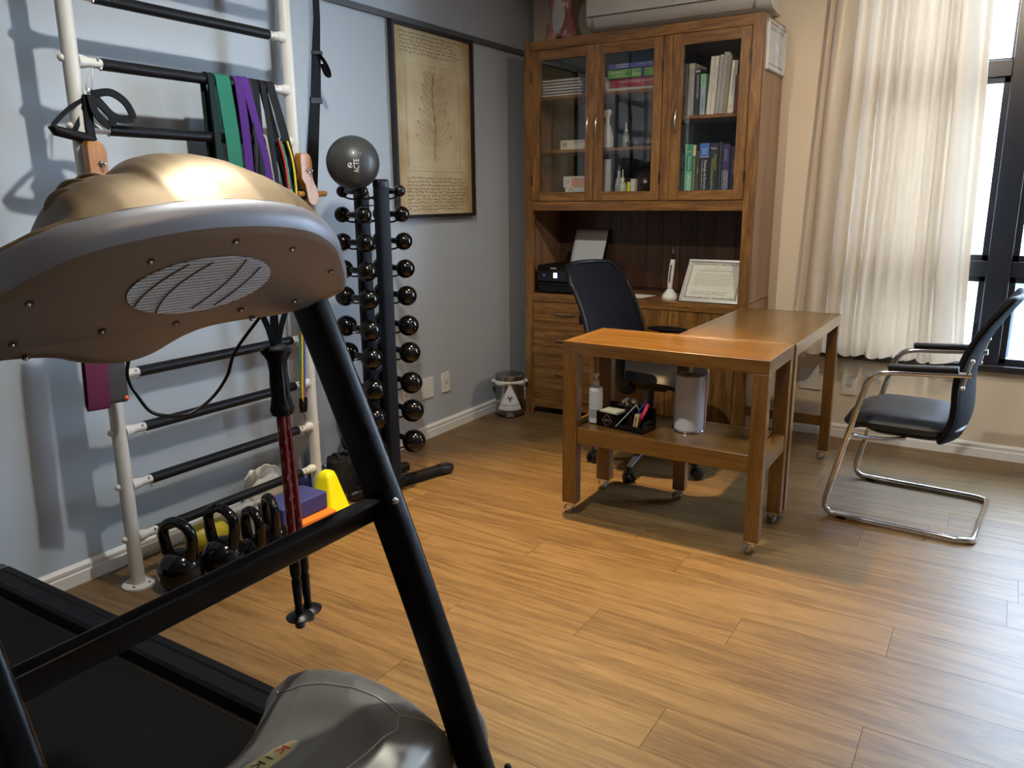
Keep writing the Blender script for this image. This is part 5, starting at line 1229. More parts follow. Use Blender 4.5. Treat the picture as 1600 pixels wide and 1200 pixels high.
obj('webbing', B().prism([(-2.124, 1.985), (-2.076, 1.985), (-2.092, 1.785), (-2.148, 1.785)], (.150, 0, 0), (0, 1, 0), (0, 0, 1), (.005, 0, 0)), M_matte, ts)
obj('webbing', B().prism([(-2.152, 1.79), (-2.098, 1.79), (-2.150, 1.40), (-2.222, 1.40)], (.152, 0, 0), (0, 1, 0), (0, 0, 1), (.005, 0, 0)), M_matte, ts)
obj('buckle', B().prism([(-2.160, 1.770), (-2.090, 1.776), (-2.094, 1.803), (-2.160, 1.797)], (.154, 0, 0), (0, 1, 0), (0, 0, 1), (.010, 0, 0)), M_black, ts, bevel=.003)
obj('buckle', B().prism([(-2.132, 1.972), (-2.070, 1.977), (-2.072, 1.994), (-2.130, 1.990)], (.153, 0, 0), (0, 1, 0), (0, 0, 1), (.010, 0, 0)), M_black, ts, bevel=.003)
obj('adjuster_tab', B().ribbon(smooth_path([(.158, -2.09, 1.975), (.168, -2.075, 1.955), (.175, -2.058, 1.920), (.170, -2.050, 1.895), (.165, -2.062, 1.900), (.162, -2.080, 1.940)], 5), .003, .022, (0, .6, .8)), M_matte, ts)
obj('ceiling_anchor', B().lathe([(0, 0), (.03, 0), (.03, -.008), (.012, -.02), (0, -.02)], (.152, -2.07, ZC), 20), M_steel, ts)

# ------------------------------------------------------------------ dumbbell tower and dumbbells
rk = thing('dumbbell_rack', 'tall black two post dumbbell tower on an H shaped base', 'dumbbell rack', (.3125, -1.985, 0))
ax = Vector((.965, -.264, 0)).normalized(); bxv = Vector((.264, .965, 0)).normalized()
P1 = Vector((.39, -1.995, 0)); P2 = P1 - ax * .165; mid = (P1 + P2) / 2
MR = Matrix((ax, bxv, (0, 0, 1))).transposed()
for Pp, ht, w, d in ((P1, 1.44, .062, .050), (P2, 1.395, .062, .050)):
    po = B().prism([(x, y) for x, y in rrect(d, w, .012)], Pp + Vector((0, 0, .06)), ax, bxv, (0, 0, ht - .06 - .0))
    pt = obj('post', po, M_rackblk, rk, smooth=30)
    obj('post_cap', B().prism(rrect(d + .003, w + .003, .014), Pp + Vector((0, 0, ht - .03)), ax, bxv, (0, 0, .045)), M_black, pt, bevel=.012, seg=3)
for s_ in (-1, 1):
    FL = .29 if s_ > 0 else .16
    obj('foot', B().sweep([mid + bxv * s_ * .03 + ax * .06 + Vector((0, 0, .030)), mid + bxv * s_ * FL + ax * (.06 - .02 * s_ * 0) + Vector((0, 0, .030))], rrect(.055, .042, .014, 3), up=(0, 0, 1)), M_matte, rk)
    obj('foot_cap', B().sweep([mid + bxv * s_ * FL + ax * .06 + Vector((0, 0, .030)), mid + bxv * s_ * (FL + .055) + ax * .06 + Vector((0, 0, .028)), mid + bxv * s_ * (FL + .075) + ax * .06 + Vector((0, 0, .026))], rrect(.060, .048, .016, 3), up=(0, 0, 1), scale=[1, 1, .7]), M_black, rk)
    obj('foot', B().sweep([mid + bxv * s_ * .03 - ax * .10 + Vector((0, 0, .030)), mid + bxv * s_ * .20 - ax * .10 + Vector((0, 0, .030))], rrect(.055, .042, .014, 3), up=(0, 0, 1)), M_matte, rk)
obj('base_tube', B().sweep([P2 - ax * .05 + Vector((0, 0, .055)), P1 + ax * .05 + Vector((0, 0, .055))], rrect(.06, .04, .01, 3), up=(0, 0, 1)), M_matte, rk)
obj('top_plate', B().prism([(-.14, -.022), (.02, -.022), (.02, .022), (-.14, .022)], P1 + Vector((0, 0, 1.34)), ax, bxv, (0, 0, .004)), M_rackblk, rk)
zr = [1.405, 1.303, 1.182, 1.058, .934, .795, .667, .522, .385, .232]
rad = [.027, .036, .040, .0435, .0465, .049, .051, .053, .055, .057]
half = [.080, .088, .094, .098, .100, .102, .104, .106, .107, .108]
rowname = ['top', 'second', 'third', 'fourth', 'fifth', 'sixth', 'seventh', 'eighth', 'ninth', 'bottom']
for i, (z, r_, h_) in enumerate(zip(zr, rad, half)):
    for s_, colname in ((-1, 'near'), (1, 'far')):
        c = mid + bxv * s_ * (.092 + .012 * (r_ / .05)) + Vector((0, 0, z))
        # cradle prongs
        cr = B()
        for Pp, da in ((P1, -.018), (P2, .018)):
            q = Pp + ax * da; q = Vector((q.x, q.y, z - .024))
            e = c + ax * ((q - c).dot(ax)); e.z = z - .0165
            m_ = q.lerp(e, .6); m_.z = z - .034
            cr.tube(smooth_path([q + bxv * s_ * .028, m_, Vector((e.x, e.y, z - .024)), e + bxv * s_ * .018 + Vector((0, 0, .004))], 5), .0042, 8)
        obj('cradle', cr, M_gloss, rk, kind='stuff')
        t = thing('dumbbell', 'glossy black dumbbell, %s row from the top, column %s' % (rowname[i] if rowname[i] != 'top' else 'first', 'beside the wall bars' if s_ < 0 else 'towards the corner of the room'), 'dumbbell', tuple(c), 0, 'dumbbells on the tower')
        obj('handle', B().tube([c - ax * (h_ - r_ * .7), c - ax * .03, c, c + ax * .03, c + ax * (h_ - r_ * .7)], [.0125, .0135, .0145, .0135, .0125], 16), M_gloss, t)
        for q in (-1, 1):
            obj('bell', B().ball(c + ax * q * h_, r_, 28, 18), M_gloss, t)
gba = thing('grey_exercise_ball', 'grey rubber exercise ball resting on top of the dumbbell tower', 'ball', (.335, -2.105, 1.41))
BC = Vector((.335, -2.105, 1.523)); BR = .113
obj('ball', B().ball(BC, BR, 48, 30), mat('grey_rubber', (0.045, 0.047, 0.047), 0.42, coat=0.1, bump=.05, bscale=400), gba)
vd = (Vector((2.77, -4.708, 1.37)) - BC).normalized(); vr = Vector((0, 0, 1)).cross(vd).normalized(); vu = vd.cross(vr)
o = text('ACTE', .034, (0, 0, 0), (1, 0, 0), (0, 1, 0), flat((0.8, 0.8, 0.8)), None, width=.058)
for v in o.data.vertices:
    # reading upwards along the side of the ball
    a, c_ = v.co.x, v.co.y
    p = vd * 1.0 + vr * ((.013 - c_) / BR * 1.0 + .02) + vu * ((a + .005 - .018) / BR)
    v.co = p.normalized() * (BR + .0006 + v.co.z) + BC - Vector((.335, -2.105, 1.41))
o.parent = gba; o.name = 'lettering'
lg = B(); pts = []
for k in range(15):
    th = R(40 + 290 * k / 14); pts.append((vd + vr * ((-.012 + .009 * math.cos(th)) / BR) + vu * ((-.010 + .009 * math.sin(th)) / BR)).normalized() * (BR + .0008) + BC)
lg.ribbon(pts, .0006, .0035, vd)
pts = [(vd + vr * ((-.016 + .010 * k / 5) / BR) + vu * ((-.016 + .012 * k / 5) / BR)).normalized() * (BR + .0008) + BC for k in range(6)]
lg.ribbon(pts, .0006, .004, vd)
obj('emblem', lg, flat((0.8, 0.8, 0.8)), gba, smooth=0)
o = text('15', .014, (0, 0, 0), (1, 0, 0), (0, 1, 0), flat((0.3, 0.3, 0.3)), None)
for v in o.data.vertices:
    p = vd + vr * ((.035 + v.co.x) / BR) + vu * ((.045 + v.co.y) / BR)
    v.co = p.normalized() * (BR + .0005 + v.co.z) + BC - Vector((.335, -2.105, 1.41))
o.parent = gba

# ------------------------------------------------------------------ framed parchment print (generic drawing)
pc = thing('framed_print', 'black framed tall parchment print with sketches and handwriting on the grey wall', 'picture', (0, -1.095, 1.26))
Y0, Y1, Z0, Z1 = -1.455, -0.745, 1.268, 2.245
fb = B().bb(.004, .034, Y0, Y1, Z1 - .018, Z1).bb(.004, .034, Y0, Y1, Z0, Z0 + .018).bb(.004, .034, Y0, Y0 + .018, Z0 + .018, Z1 - .018).bb(.004, .034, Y1 - .018, Y1, Z0 + .018, Z1 - .018)
obj('picture_frame', fb, mat('frame_dark', (0.014, 0.013, 0.014), 0.4), pc, bevel=.002)
pm = mat('old_parchment', (0.56, 0.46, 0.29), 0.75)
nt = pm.node_tree; N = nt.nodes; L = nt.links
tc = N.new('ShaderNodeTexCoord'); n1 = N.new('ShaderNodeTexNoise'); n1.inputs['Scale'].default_value = 5; n1.inputs['Detail'].default_value = 7
L.new(tc.outputs['Object'], n1.inputs['Vector'])
sx_ = N.new('ShaderNodeSeparateXYZ'); L.new(tc.outputs['Object'], sx_.inputs[0])
ab = N.new('ShaderNodeMath'); ab.operation = 'ABSOLUTE'; L.new(sx_.outputs['Y'], ab.inputs[0])
mr = N.new('ShaderNodeMapRange'); mr.inputs['From Min'].default_value = .22; mr.inputs['From Max'].default_value = .36; L.new(ab.outputs[0], mr.inputs['Value'])
sb_ = N.new('ShaderNodeMath'); sb_.operation = 'MULTIPLY_ADD'; sb_.inputs[1].default_value = .55; L.new(mr.outputs[0], sb_.inputs[0]); L.new(n1.outputs['Fac'], sb_.inputs[2])
cr_ = N.new('ShaderNodeValToRGB'); e = cr_.color_ramp.elements
e[0].position = .35; e[0].color = (0.70, 0.60, 0.39, 1); e[1].position = .95; e[1].color = (0.40, 0.27, 0.12, 1)
L.new(sb_.outputs[0], cr_.inputs[0]); L.new(cr_.outputs[0], N['Principled BSDF'].inputs['Base Color'])
obj('parchment', B().bb(.006, .018, Y0 + .016, Y1 - .016, Z0 + .016, Z1 - .016), pm, pc)
ink = flat((0.20, 0.12, 0.055), 0.8); inkd = flat((0.13, 0.08, 0.04), 0.8)
uyy, uzz = (0, 1, 0), (0, 0, 1)
print_lines('handwriting', (.0184, -1.385, 2.205), uyy, uzz, 6, .56, .0185, .012, inkd, pc, seed=21, rag=.18)
print_lines('handwriting', (.0184, -1.36, 1.478), uyy, uzz, 10, .54, .0185, .013, inkd, pc, seed=22, rag=.06)
print_lines('handwriting', (.0184, -1.37, 1.515), uyy, uzz, 1, .55, .018, .006, ink, pc, seed=23, rag=.0)
# a botanical study: a ruled panel, a stem with paired leaves, fruit and root
def inkline(pts, w=.0016): return B().ribbon([(0.0186, y, z) for y, z in pts], .0004, w, (1, 0, 0))
sk = B()
def addl(pts, w=.0016):
    sk.ribbon([(0.0186, y, z) for y, z in pts], w, .0004, (1, 0, 0))
for q in ([(-1.345, 1.535), (-.875, 1.535)], [(-1.345, 2.06), (-.875, 2.06)], [(-1.345, 1.535), (-1.345, 2.06)], [(-.875, 1.535), (-.875, 2.06)]): addl(q, .0014)
yc_, rngk = -1.11, random.Random(31)
addl([(p.x, p.y) for p in smooth_path([(yc_, 1.60, 0), (yc_ + .012, 1.75, 0), (yc_ - .008, 1.90, 0), (yc_ + .006, 2.03, 0)], 8)], .004)
addl([(p.x, p.y) for p in smooth_path([(yc_ - .010, 1.60, 0), (yc_ + .003, 1.75, 0), (yc_ - .017, 1.90, 0), (yc_, 2.03, 0)], 8)], .0016)
for k in range(6):
    z0 = 1.66 + k * .062; s_ = 1 if k % 2 else -1
    for side in (1, -1):
        L_ = .18 - .012 * k; a0 = R(28 + 7 * (k % 3)) if side > 0 else R(24 + 5 * k)
        def lf(t, q): # leaf outline
            w_ = .026 * math.sin(PI * t) ** .8 * q; x = L_ * t; up_ = .035 * t * t
            return (yc_ + side * (x * math.cos(a0) - w_ * math.sin(a0)), z0 + x * math.sin(a0) * .55 + w_ + up_ * .2)
        for q in (1, -1, 0): addl([lf(t / 12, q) for t in range(13)], .0017 if q else .0012)
        for v in range(2, 11, 2):
            for q in (.8, -.8): addl([lf(v / 12, 0), lf(min(1, v / 12 + .09), q)], .0009)
for k in range(5):
    a = R(-150 + 30 * k); addl([(p.x, p.y) for p in smooth_path([(yc_, 1.60, 0), (yc_ + .03 * math.cos(a), 1.60 + .03 * math.sin(a), 0), (yc_ + .07 * math.cos(a * 1.05), 1.60 + .045 * math.sin(a * 1.1), 0)], 5)], .0015)
addl([(yc_ + .024 * math.cos(R(a)), 2.055 - .0 + .020 * math.sin(R(a)) - .012) for a in range(0, 361, 20)], .0018)
for k in range(60):
    y_ = rngk.uniform(-1.32, -.9); z_ = rngk.uniform(1.56, 2.03); l_ = rngk.uniform(.006, .02)
    addl([(y_, z_), (y_ + l_, z_ + l_ * rngk.uniform(-.1, .3))], .0007)
obj('ink_drawing', sk, ink, pc, smooth=0, kind='stuff')

# ------------------------------------------------------------------ things on the floor under the wall bars
def kettlebell(label, c, R_, rz, H):
    """body ball with a flat foot, loop handle of height H"""
    t = thing('kettlebell', label, 'kettlebell', (c[0], c[1], 0), 0, 'kettlebells under the wall bars'); cx, cy = c
    prof = [(0, 0), (R_ * .62, 0), (R_ * .68, .004)]
    for k in range(1, 17):
        ph = R(-48 + 138 * k / 16); prof.append((R_ * math.cos(ph) if k < 16 else 0, R_ * .78 + R_ * math.sin(ph)))
    obj('bell', B().lathe(prof, (cx, cy, 0), 36), M_gloss, t, smooth=60)
    zc = R_ * 1.5; w = R_ * .84
    hp = smooth_path([(-w * .62, 0, zc - .03), (-w * .86, 0, zc + .02), (-w * .98, 0, H - .055), (-w * .78, 0, H - .022), (-w * .35, 0, H - .004), (0, 0, H), (w * .35, 0, H - .004), (w * .78, 0, H - .022), (w * .98, 0, H - .055), (w * .86, 0, zc + .02), (w * .62, 0, zc - .03)], 5)
    n = len(hp); M = Matrix.Rotation(rz, 3, 'Z')
    obj('handle', B().tube([M @ p + Vector((cx, cy, 0)) for p in hp], [.0185 + .004 * abs(2 * i / (n - 1) - 1) ** 3 for i in range(n)], 18), M_gloss, t, smooth=60)
kettlebell('black kettlebell nearest the ladder post foot', (.352, -3.135), .082, R(10), .250)
kettlebell('black kettlebell with the tallest handle, second along the row', (.402, -2.985), .082, R(4), .262)
kettlebell('smaller black kettlebell third along the row', (.432, -2.870), .064, R(-8), .215)
kettlebell('black kettlebell in front of the orange and blue blocks', (.400, -2.755), .068, R(-22), .222)

def block(name, label, x, y, z0, w, l, h, rz, col, bev):
    t = obj(name, B().box((x, y, z0 + h / 2), (w, l, h), rz), mat(name + '_foam', col, 0.75, bump=.25, bscale=250), loc=(x, y, z0), bevel=bev, seg=3)
    return tag(t, label, 'yoga block')
block('orange_yoga_block', 'orange foam yoga block on the floor under the blue block', .372, -2.565, .0, .150, .245, .076, R(-3), (0.85, 0.20, 0.015), .006)
bb2 = block('blue_yoga_block', 'dark blue foam yoga block lying on the orange block', .334, -2.577, .0765, .152, .250, .078, R(0), (0.035, 0.045, 0.20), .009)
# yellow marker cone, square base with a flattened top
yc = thing('yellow_cone', 'bright yellow plastic training cone beside the yoga blocks', 'cone', (.318, -2.362, 0))
M_yel = mat('yellow_plastic', (0.88, 0.80, 0.0), 0.4)
bo = B(); cxy = Vector((.318, -2.362, 0)); ry = R(12); Mz = Matrix.Rotation(ry, 3, 'Z')
lv = [(.086, .002), (.086, .010), (.076, .014), (.069, .03), (.036, .170), (.028, .192), (.018, .200)]
vs = []; n8 = 8
for r_, z_ in lv:
    sq = rrect(2 * r_, 2 * r_, min(r_ * .45, .02), 3)
    for x, y in sq: vs.append(cxy + Mz @ Vector((x, y, z_)))
m_ = len(rrect(1, 1, .1, 3)); fs = []
for i in range(len(lv) - 1):
    for q in range(m_): fs.append((i * m_ + q, i * m_ + (q + 1) % m_, (i + 1) * m_ + (q + 1) % m_, (i + 1) * m_ + q))
fs.append(tuple((len(lv) - 1) * m_ + q for q in range(m_))); fs.append(tuple(reversed(range(m_))))
obj('cone_body', bo.add(vs, fs), M_yel, yc, smooth=35)
obj('hole', B().lathe([(0, 0), (.003, 0)], cxy + Vector((.022, -.024, .178)), 10, axis_mat((.6, -.7, .3))).lathe([(0, 0), (.003, 0)], cxy + Vector((.033, -.010, .172)), 10, axis_mat((.9, -.3, .3))), flat((0.25, 0.22, 0.0)), yc)

def crumple(name, label, cat, c, s, amp, fr, m, sd, flat_z=True):
    b = B(); c = Vector(c)
    def fn(u, v):
        d_ = Vector((math.cos(2 * PI * u) * math.sin(PI * v), math.sin(2 * PI * u) * math.sin(PI * v), math.cos(PI * v)))
        k_ = 1 + amp * noise.fractal(d_ * fr + Vector((sd, 0, 0)), 1.0, 2.0, 4) + amp * .5 * abs(noise.noise(d_ * fr * 2.3 + Vector((0, sd, 0))))
        p = Vector((d_.x * s[0], d_.y * s[1], d_.z * s[2])) * k_ + c
        p.z = max(p.z, .002); return p
    b.grid(fn, 64, 36)
    return tag(obj(name, b, m, loc=(c.x, c.y, 0), smooth=25), label, cat)
wb_ = crumple('white_bag', 'crumpled white plastic bag against the wall behind the bottom rung', 'bag', (.095, -2.525, .125), (.056, .100, .105), .16, 1.8, mat('white_bag_plastic', (0.62, 0.58, 0.50), 0.3), 3.0)
nb_ = crumple('navy_bag', 'navy blue fabric bundle on the floor behind the far ladder post', 'bag', (.090, -2.225, .060), (.065, .09, .080), .18, 2.0, flat((0.02, 0.03, 0.13), 0.7), 8.0)
mbg = thing('drawstring_bag', 'black cylindrical drawstring bag behind the yellow cone', 'bag', (.155, -2.105, 0))
def mbf(u, v):
    th = 2 * PI * u; r = .068 + .006 * noise.noise(Vector((math.cos(th) * 3, math.sin(th) * 3, v * 4))); 
    if v > .8: r *= 1 - (v - .8) * 1.2 + .10 * math.sin(th * 7)
    return Vector((.155 + r * math.cos(th), -2.105 + r * math.sin(th), .002 + .165 * min(v, .9) / .9 - (.03 if v > .95 else 0)))
b = B(); b.grid(mbf, 60, 24); obj('cloth', b, flat((0.018, 0.018, 0.02), 0.75, bump=.4), mbg, smooth=60)
b = B()
for k in range(7):
    a = 2 * PI * k / 7; b.ribbon(smooth_path([(.155, -2.105, .130), (.155 + .03 * math.cos(a), -2.105 + .03 * math.sin(a), .160), (.155 + .06 * math.cos(a + .3), -2.105 + .06 * math.sin(a + .3), .168)], 4), .004, .018, (0, 0, 1))
obj('gathered_pleat', b, flat((0.022, 0.022, 0.024), 0.75), mbg, kind='stuff')
yr = thing('yellow_ball', 'dull yellow ovoid rubber ball behind the kettlebell handles', 'ball', (.16, -2.90, 0))
obj('body', B().lathe([(0, -.085), (.030, -.083), (.052, -.060), (.058, 0), (.052, .060), (.030, .083), (0, .085)], (.165, -2.885, .060), 32, axis_mat((.10, 1, .0))), flat((0.42, 0.34, 0.02), 0.5), yr, smooth=80)
obj('end_plug', B().lathe([(0, 0), (.008, 0), (.006, .004), (0, .004)], (.165 - .0085, -2.885 - .084, .060), 12, axis_mat((-.10, -1, 0))), M_black, yr)
cbx = thing('clear_storage_box', 'low clear plastic box with red things inside behind the fourth kettlebell', 'box', (.175, -2.62, 0))
obj('tub', B().bb(.10, .25, -2.73, -2.50, .001, .004).bb(.10, .103, -2.73, -2.50, .004, .095).bb(.247, .25, -2.73, -2.50, .004, .095).bb(.103, .247, -2.73, -2.727, .004, .095).bb(.103, .247, -2.503, -2.50, .004, .095), M_clear, cbx)
obj('lid', B().bb(.096, .254, -2.734, -2.496, .095, .103), M_clear, cbx, bevel=.003)
obj('contents', B().box((.17, -2.66, .045), (.11, .10, .07)).box((.18, -2.56, .035), (.10, .08, .05), R(20)), flat((0.45, 0.06, 0.03), 0.5), cbx, bevel=.008)

# ------------------------------------------------------------------ trekking poles hung under the treadmill console
def pole(label, top, bot, lean_y, gx, mirror):
    t = thing('trekking_pole', label, 'trekking pole', tuple(bot), 0, 'pair of red trekking poles')
    top, bot = Vector(top), Vector(bot); d_ = (bot - top).normalized(); L_ = (bot - top).length
    def at(f): return top + d_ * f
    M = axis_mat(d_)
    # grip .125 long with flared cap and bulged end
    obj('grip', B().lathe([(0, -.012), (.020, -.012), (.029, -.006), (.030, 0), (.024, .008), (.0175, .02), (.0155, .045), (.0170, .07), (.0155, .095), (.0185, .115), (.0215, .127), (.018, .139), (.012, .142), (0, .142)], top, 24, M), M_matte, t, smooth=60)
    obj('grip_ridges', B().ribbon([at(.03 + .08 * k / 8) + Vector((.016, 0, 0)) - d_ * 0 for k in range(9)], .004, .003, (1, 0, 0)), flat((0.06, 0.06, 0.065)), t)
    obj('shaft', B().tube([at(.14), at(.47)], [.0100, .0092], 18), mat('red_anodised_' + str(mirror), (0.24, 0.012, 0.02), 0.25, 0.4, coat=.4), t)
    obj('lower_sleeve', B().tube([at(.47), at(.475), at(.515), at(.525)], [.0125, .0130, .0125, .010], 16), M_black, t)
    obj('lower_shaft', B().tube([at(.525), at(.535), at(.545), at(.585), at(.595)], [.0085, .0115, .0110, .0095, .0085], 14), M_black, t)
    obj('basket', B().lathe([(.008, -.004), (.020, -.001), (.030, .004), (.031, .001), (.020, -.006), (.008, -.008)], at(.622), 28, M), M_black, t)
    obj('tip_sleeve', B().tube([at(.595), at(.62), at(.632)], [.0085, .0105, .0095], 14), M_black, t)
    obj('rubber_tip', B().tube([at(.632), at(.650)], [.0125, .0115], 8), flat((0.10, 0.10, 0.10), 0.6), t)
    # printed flecks
    b = B(); rr_ = random.Random(40 + mirror)
    side_ = Vector((.75, -.66, 0))
    sd = (side_ - d_ * side_.dot(d_)).normalized(); cr2 = d_.cross(sd)
    for k in range(11):
        f = .17 + k * .027 + rr_.uniform(-.004, .004); a = rr_.uniform(-.6, .6)
        n_ = (sd * math.cos(a) + cr2 * math.sin(a)); tt_ = d_.cross(n_)
        p = at(f) + n_ * (.0101 - .0024 * (f - .14))
        b.ribbon([p - d_ * .006 + tt_ * rr_.uniform(-.002, .002), p + d_ * rr_.uniform(0, .003) + tt_ * rr_.uniform(-.003, .003), p + d_ * .006], .0006, .0018, n_)
    obj('shaft_print', b, flat((0.6, 0.5, 0.5)), t, smooth=0, kind='stuff')
    for off in (-.010, .012):
        pts = [top + Vector((0, 0, .004)), top + Vector((.0, .006 * gx + off * .6, .05)), top + Vector((0, .018 * gx + off * 1.8, .105))]
        obj('wrist_strap', B().sweep(smooth_path(pts, 5), rrect(.013, .002, .0008, 1), up=(1, -.3, 0)), M_matte, t)
    return t
pole('red trekking pole with its grip slightly in front of its twin', (1.482, -3.599, 1.060), (1.482, -3.588, .42), 0, -1, 0)
pole('red trekking pole whose tip ends farther from the ladder than its twin', (1.462, -3.573, 1.052), (1.466, -3.545, .41), 0, 1, 1)

# ------------------------------------------------------------------ treadmill
tm_ = thing('treadmill', 'large black and champagne treadmill in front of the wall bars', 'treadmill', (1.0, -3.91, 0))
def T(n, b, m, p=None, **k): return obj(n, b, m, p or tm_, **k)
YC = -3.915
# deck
for s_ in (1, -1):
    y1 = YC + s_ * .352; y0 = YC + s_ * .262
    prof = [(y1, .03), (y1, .185), (y1 - s_ * .008, .192), (y1 - s_ * .03, .193), (y1 - s_ * .034, .190), (y1 - s_ * .040, .193), (y0 + s_ * .01, .193), (y0, .186), (y0, .15), (y0 + s_ * .03, .03)]
    r_ = T('side_rail', B().prism(prof, (.066, 0, 0), (0, 1, 0), (0, 0, 1), (1.45, 0, 0)), M_rail, smooth=25)
    T('rear_cap', B().prism([(a, max(.012, c - .002)) for a, c in prof], (.022, 0, 0), (0, 1, 0), (0, 0, 1), (.040, 0, 0)), M_black, bevel=.012, seg=3)
    T('trim_line', B().prism([(a, c + .0008) for a, c in prof], (.0622, 0, 0), (0, 1, 0), (0, 0, 1), (.0036, 0, 0)), flat((0.55, 0.53, 0.48), 0.3, metal=0.8))
    for x in (.12, 1.35): T('deck_foot', B().lathe([(0, 0), (.028, 0), (.025, .032), (0, .032)], (x, YC + s_ * .33, 0), 18), M_black)
b = B()
def belt(u, v):
    L_ = 1.42; r = .034; per = 2 * L_ + 2 * PI * r; q = u * per
    if q < L_: return Vector((.06 + q, YC - .243 + .486 * v, .163))
    q -= L_
    if q < PI * r: a = q / r; return Vector((.06 + L_ + r * math.sin(a), YC - .243 + .486 * v, .163 - r + r * math.cos(a)))
    q -= PI * r
    if q < L_: return Vector((.06 + L_ - q, YC - .243 + .486 * v, .163 - 2 * r))
    q -= L_; a = q / r; return Vector((.06 - r * math.sin(a), YC - .243 + .486 * v, .163 - r - r * math.cos(a)))
b.grid(belt, 60, 2); T('running_belt', b, M_belt)
T('deck_board', B().bb(.10, 1.40, YC - .27, YC + .27, .108, .152), flat((0.05, 0.04, 0.03)))
T('rear_roller', B().tube([(.06, YC - .28, .129), (.06, YC + .28, .129)], .030, 16), M_steel)
T('under_frame', B().bb(.3, 1.95, YC + .30, YC + .345, .035, .09).bb(.3, 1.95, YC - .345, YC - .30, .035, .09), M_steelblk, bevel=.004)
T('cross_member', B().bb(1.90, 1.97, YC - .36, YC + .36, .03, .09), M_steelblk, bevel=.005)

# motor hood
rear = [(-.345, 1.300), (-.30, 1.335), (-.262, 1.372), (-.23, 1.392), (-.17, 1.432), (-.10, 1.456), (0, 1.466), (.10, 1.456), (.17, 1.432), (.23, 1.392), (.262, 1.372), (.30, 1.335), (.345, 1.300)]
HP = [(0, .168), (.05, .232), (.12, .290), (.20, .330), (.28, .355), (.38, .372), (.46, .372), (.54, .360), (.60, .340), (.64, .318), (.665, .280), (.680, .22), (.685, .12), (.685, .05)]
def hood(u, v):
    dy = -.362 + .724 * v; s = abs(dy)
    x0 = interp(rear, max(-.345, min(.345, dy))) + .02; x1 = 1.990 - .10 * (s / .36) ** 2 * .6
    # arc length along the profile
    k = u * .72
    if k < .64: xl, z = k, interp(HP, k)
    else:
        q = (k - .64) / .08; xl = .64 + .045 * math.sin(q * PI / 2); z = .318 - .27 * q
    x = x0 + (x1 - x0) * xl / .685
    g = max(0, (s - .27) / .092)
    fall = math.sqrt(max(0.0, 1 - min(1, g) ** 2.6))
    # broad raised shoulder on each flank, lower saddle in the middle
    sh = .5 + .5 * math.tanh((s - .150 - .05 * math.sin((xl - .1) * 6)) / .030)
    lobe = math.sin(PI * min(1, max(0, (xl - .02) / .60))) ** .8
    saddle = -.030 * (1 - sh) * lobe
    base = .10
    z2 = base + (max(z, base) - base + saddle + .006 * sh * lobe) * fall if z > base else z
    # step down near the nose
    return Vector((x, YC + dy, z2))
b = B(); b.grid(hood, 96, 110)
T('motor_hood', b, M_hood, smooth=60)
T('hood_skirt', B().prism([(1.50, .03), (1.50, .165), (1.90, .12), (1.93, .03)], (0, YC - .345, 0), (1, 0, 0), (0, 0, 1), (0, .69, 0)), M_black)
# oval badge lying on the hood
def hood_z(x, y):
    best = None
    dy = y - YC; v = (dy + .362) / .724
    lo, hi = 0.0, .88
    for _ in range(30):
        m_ = (lo + hi) / 2
        if hood(m_, v).x < x: lo = m_
        else: hi = m_
    return hood(lo, v).z
bc = Vector((1.668, -3.890)); bu = Vector((.22, 1)).normalized(); bv = Vector((1, -.22)).normalized()
def on_hood(a, c, lift): # a along the oval, c across
    p = bc + bu * a + bv * c; return Vector((p.x, p.y, hood_z(p.x, p.y) + lift))
def oval(ra, rc, lift, n=36, rings=5):
    b = B(); b.grid(lambda u, v: on_hood(ra * v * math.cos(2 * PI * u), rc * v * math.sin(2 * PI * u), lift), n, rings); return b
bd = T('oval_badge', oval(.098, .036, .0012), flat((0.35, 0.34, 0.33), 0.3, metal=.5), smooth=60)
T('badge_face', oval(.092, .031, .0022), flat((0.62, 0.50, 0.20), 0.35), bd, smooth=60)
for ch, a, colr in (('K', .062, (0.60, 0.03, 0.02)), ('I', .034, (0.04, 0.04, 0.04)), ('K', .010, (0.03, 0.03, 0.03)), ('O', -.028, (0.03, 0.03, 0.03)), ('S', -.060, (0.03, 0.03, 0.03))):
    o = text(ch, .040, (0, 0, 0), (1, 0, 0), (0, 1, 0), flat(colr), None)
    for v in o.data.vertices:
        v.co = world_of(bd).inverted() @ on_hood(a + -v.co.x * 1.0, -v.co.y * 1.0, .0030 + v.co.z)
    o.parent = bd
def seam(pts, r=.0022, lift=0.0):
    P_ = smooth_path([(a, c, 0) for a, c in pts], 6)
    T('hood_seam', B().tube([(p.x, p.y, hood_z(p.x, p.y) + lift) for p in P_], r, 8), flat((0.42, 0.41, 0.40), 0.3, metal=.5), smooth=80)
seam([(1.445, -3.640), (1.480, -3.662), (1.53, -3.672), (1.62, -3.668), (1.70, -3.664), (1.79, -3.660), (1.845, -3.668)], .0026)
seam([(1.905, -3.600), (1.885, -3.625), (1.845, -3.668), (1.862, -3.700), (1.852, -3.74), (1.845, -3.80), (1.842, -3.86), (1.842, -3.97), (1.845, -4.03), (1.852, -4.09), (1.862, -4.13), (1.845, -4.162), (1.885, -4.205)], .0020)
# flank bolt-on cap beside the far upright
T('pivot_cover', B().ball((1.905, -3.505, .225), (.035, .028, .085), 20, 14), mat('pivot_grey', (0.22, 0.19, 0.16), 0.45), smooth=80)

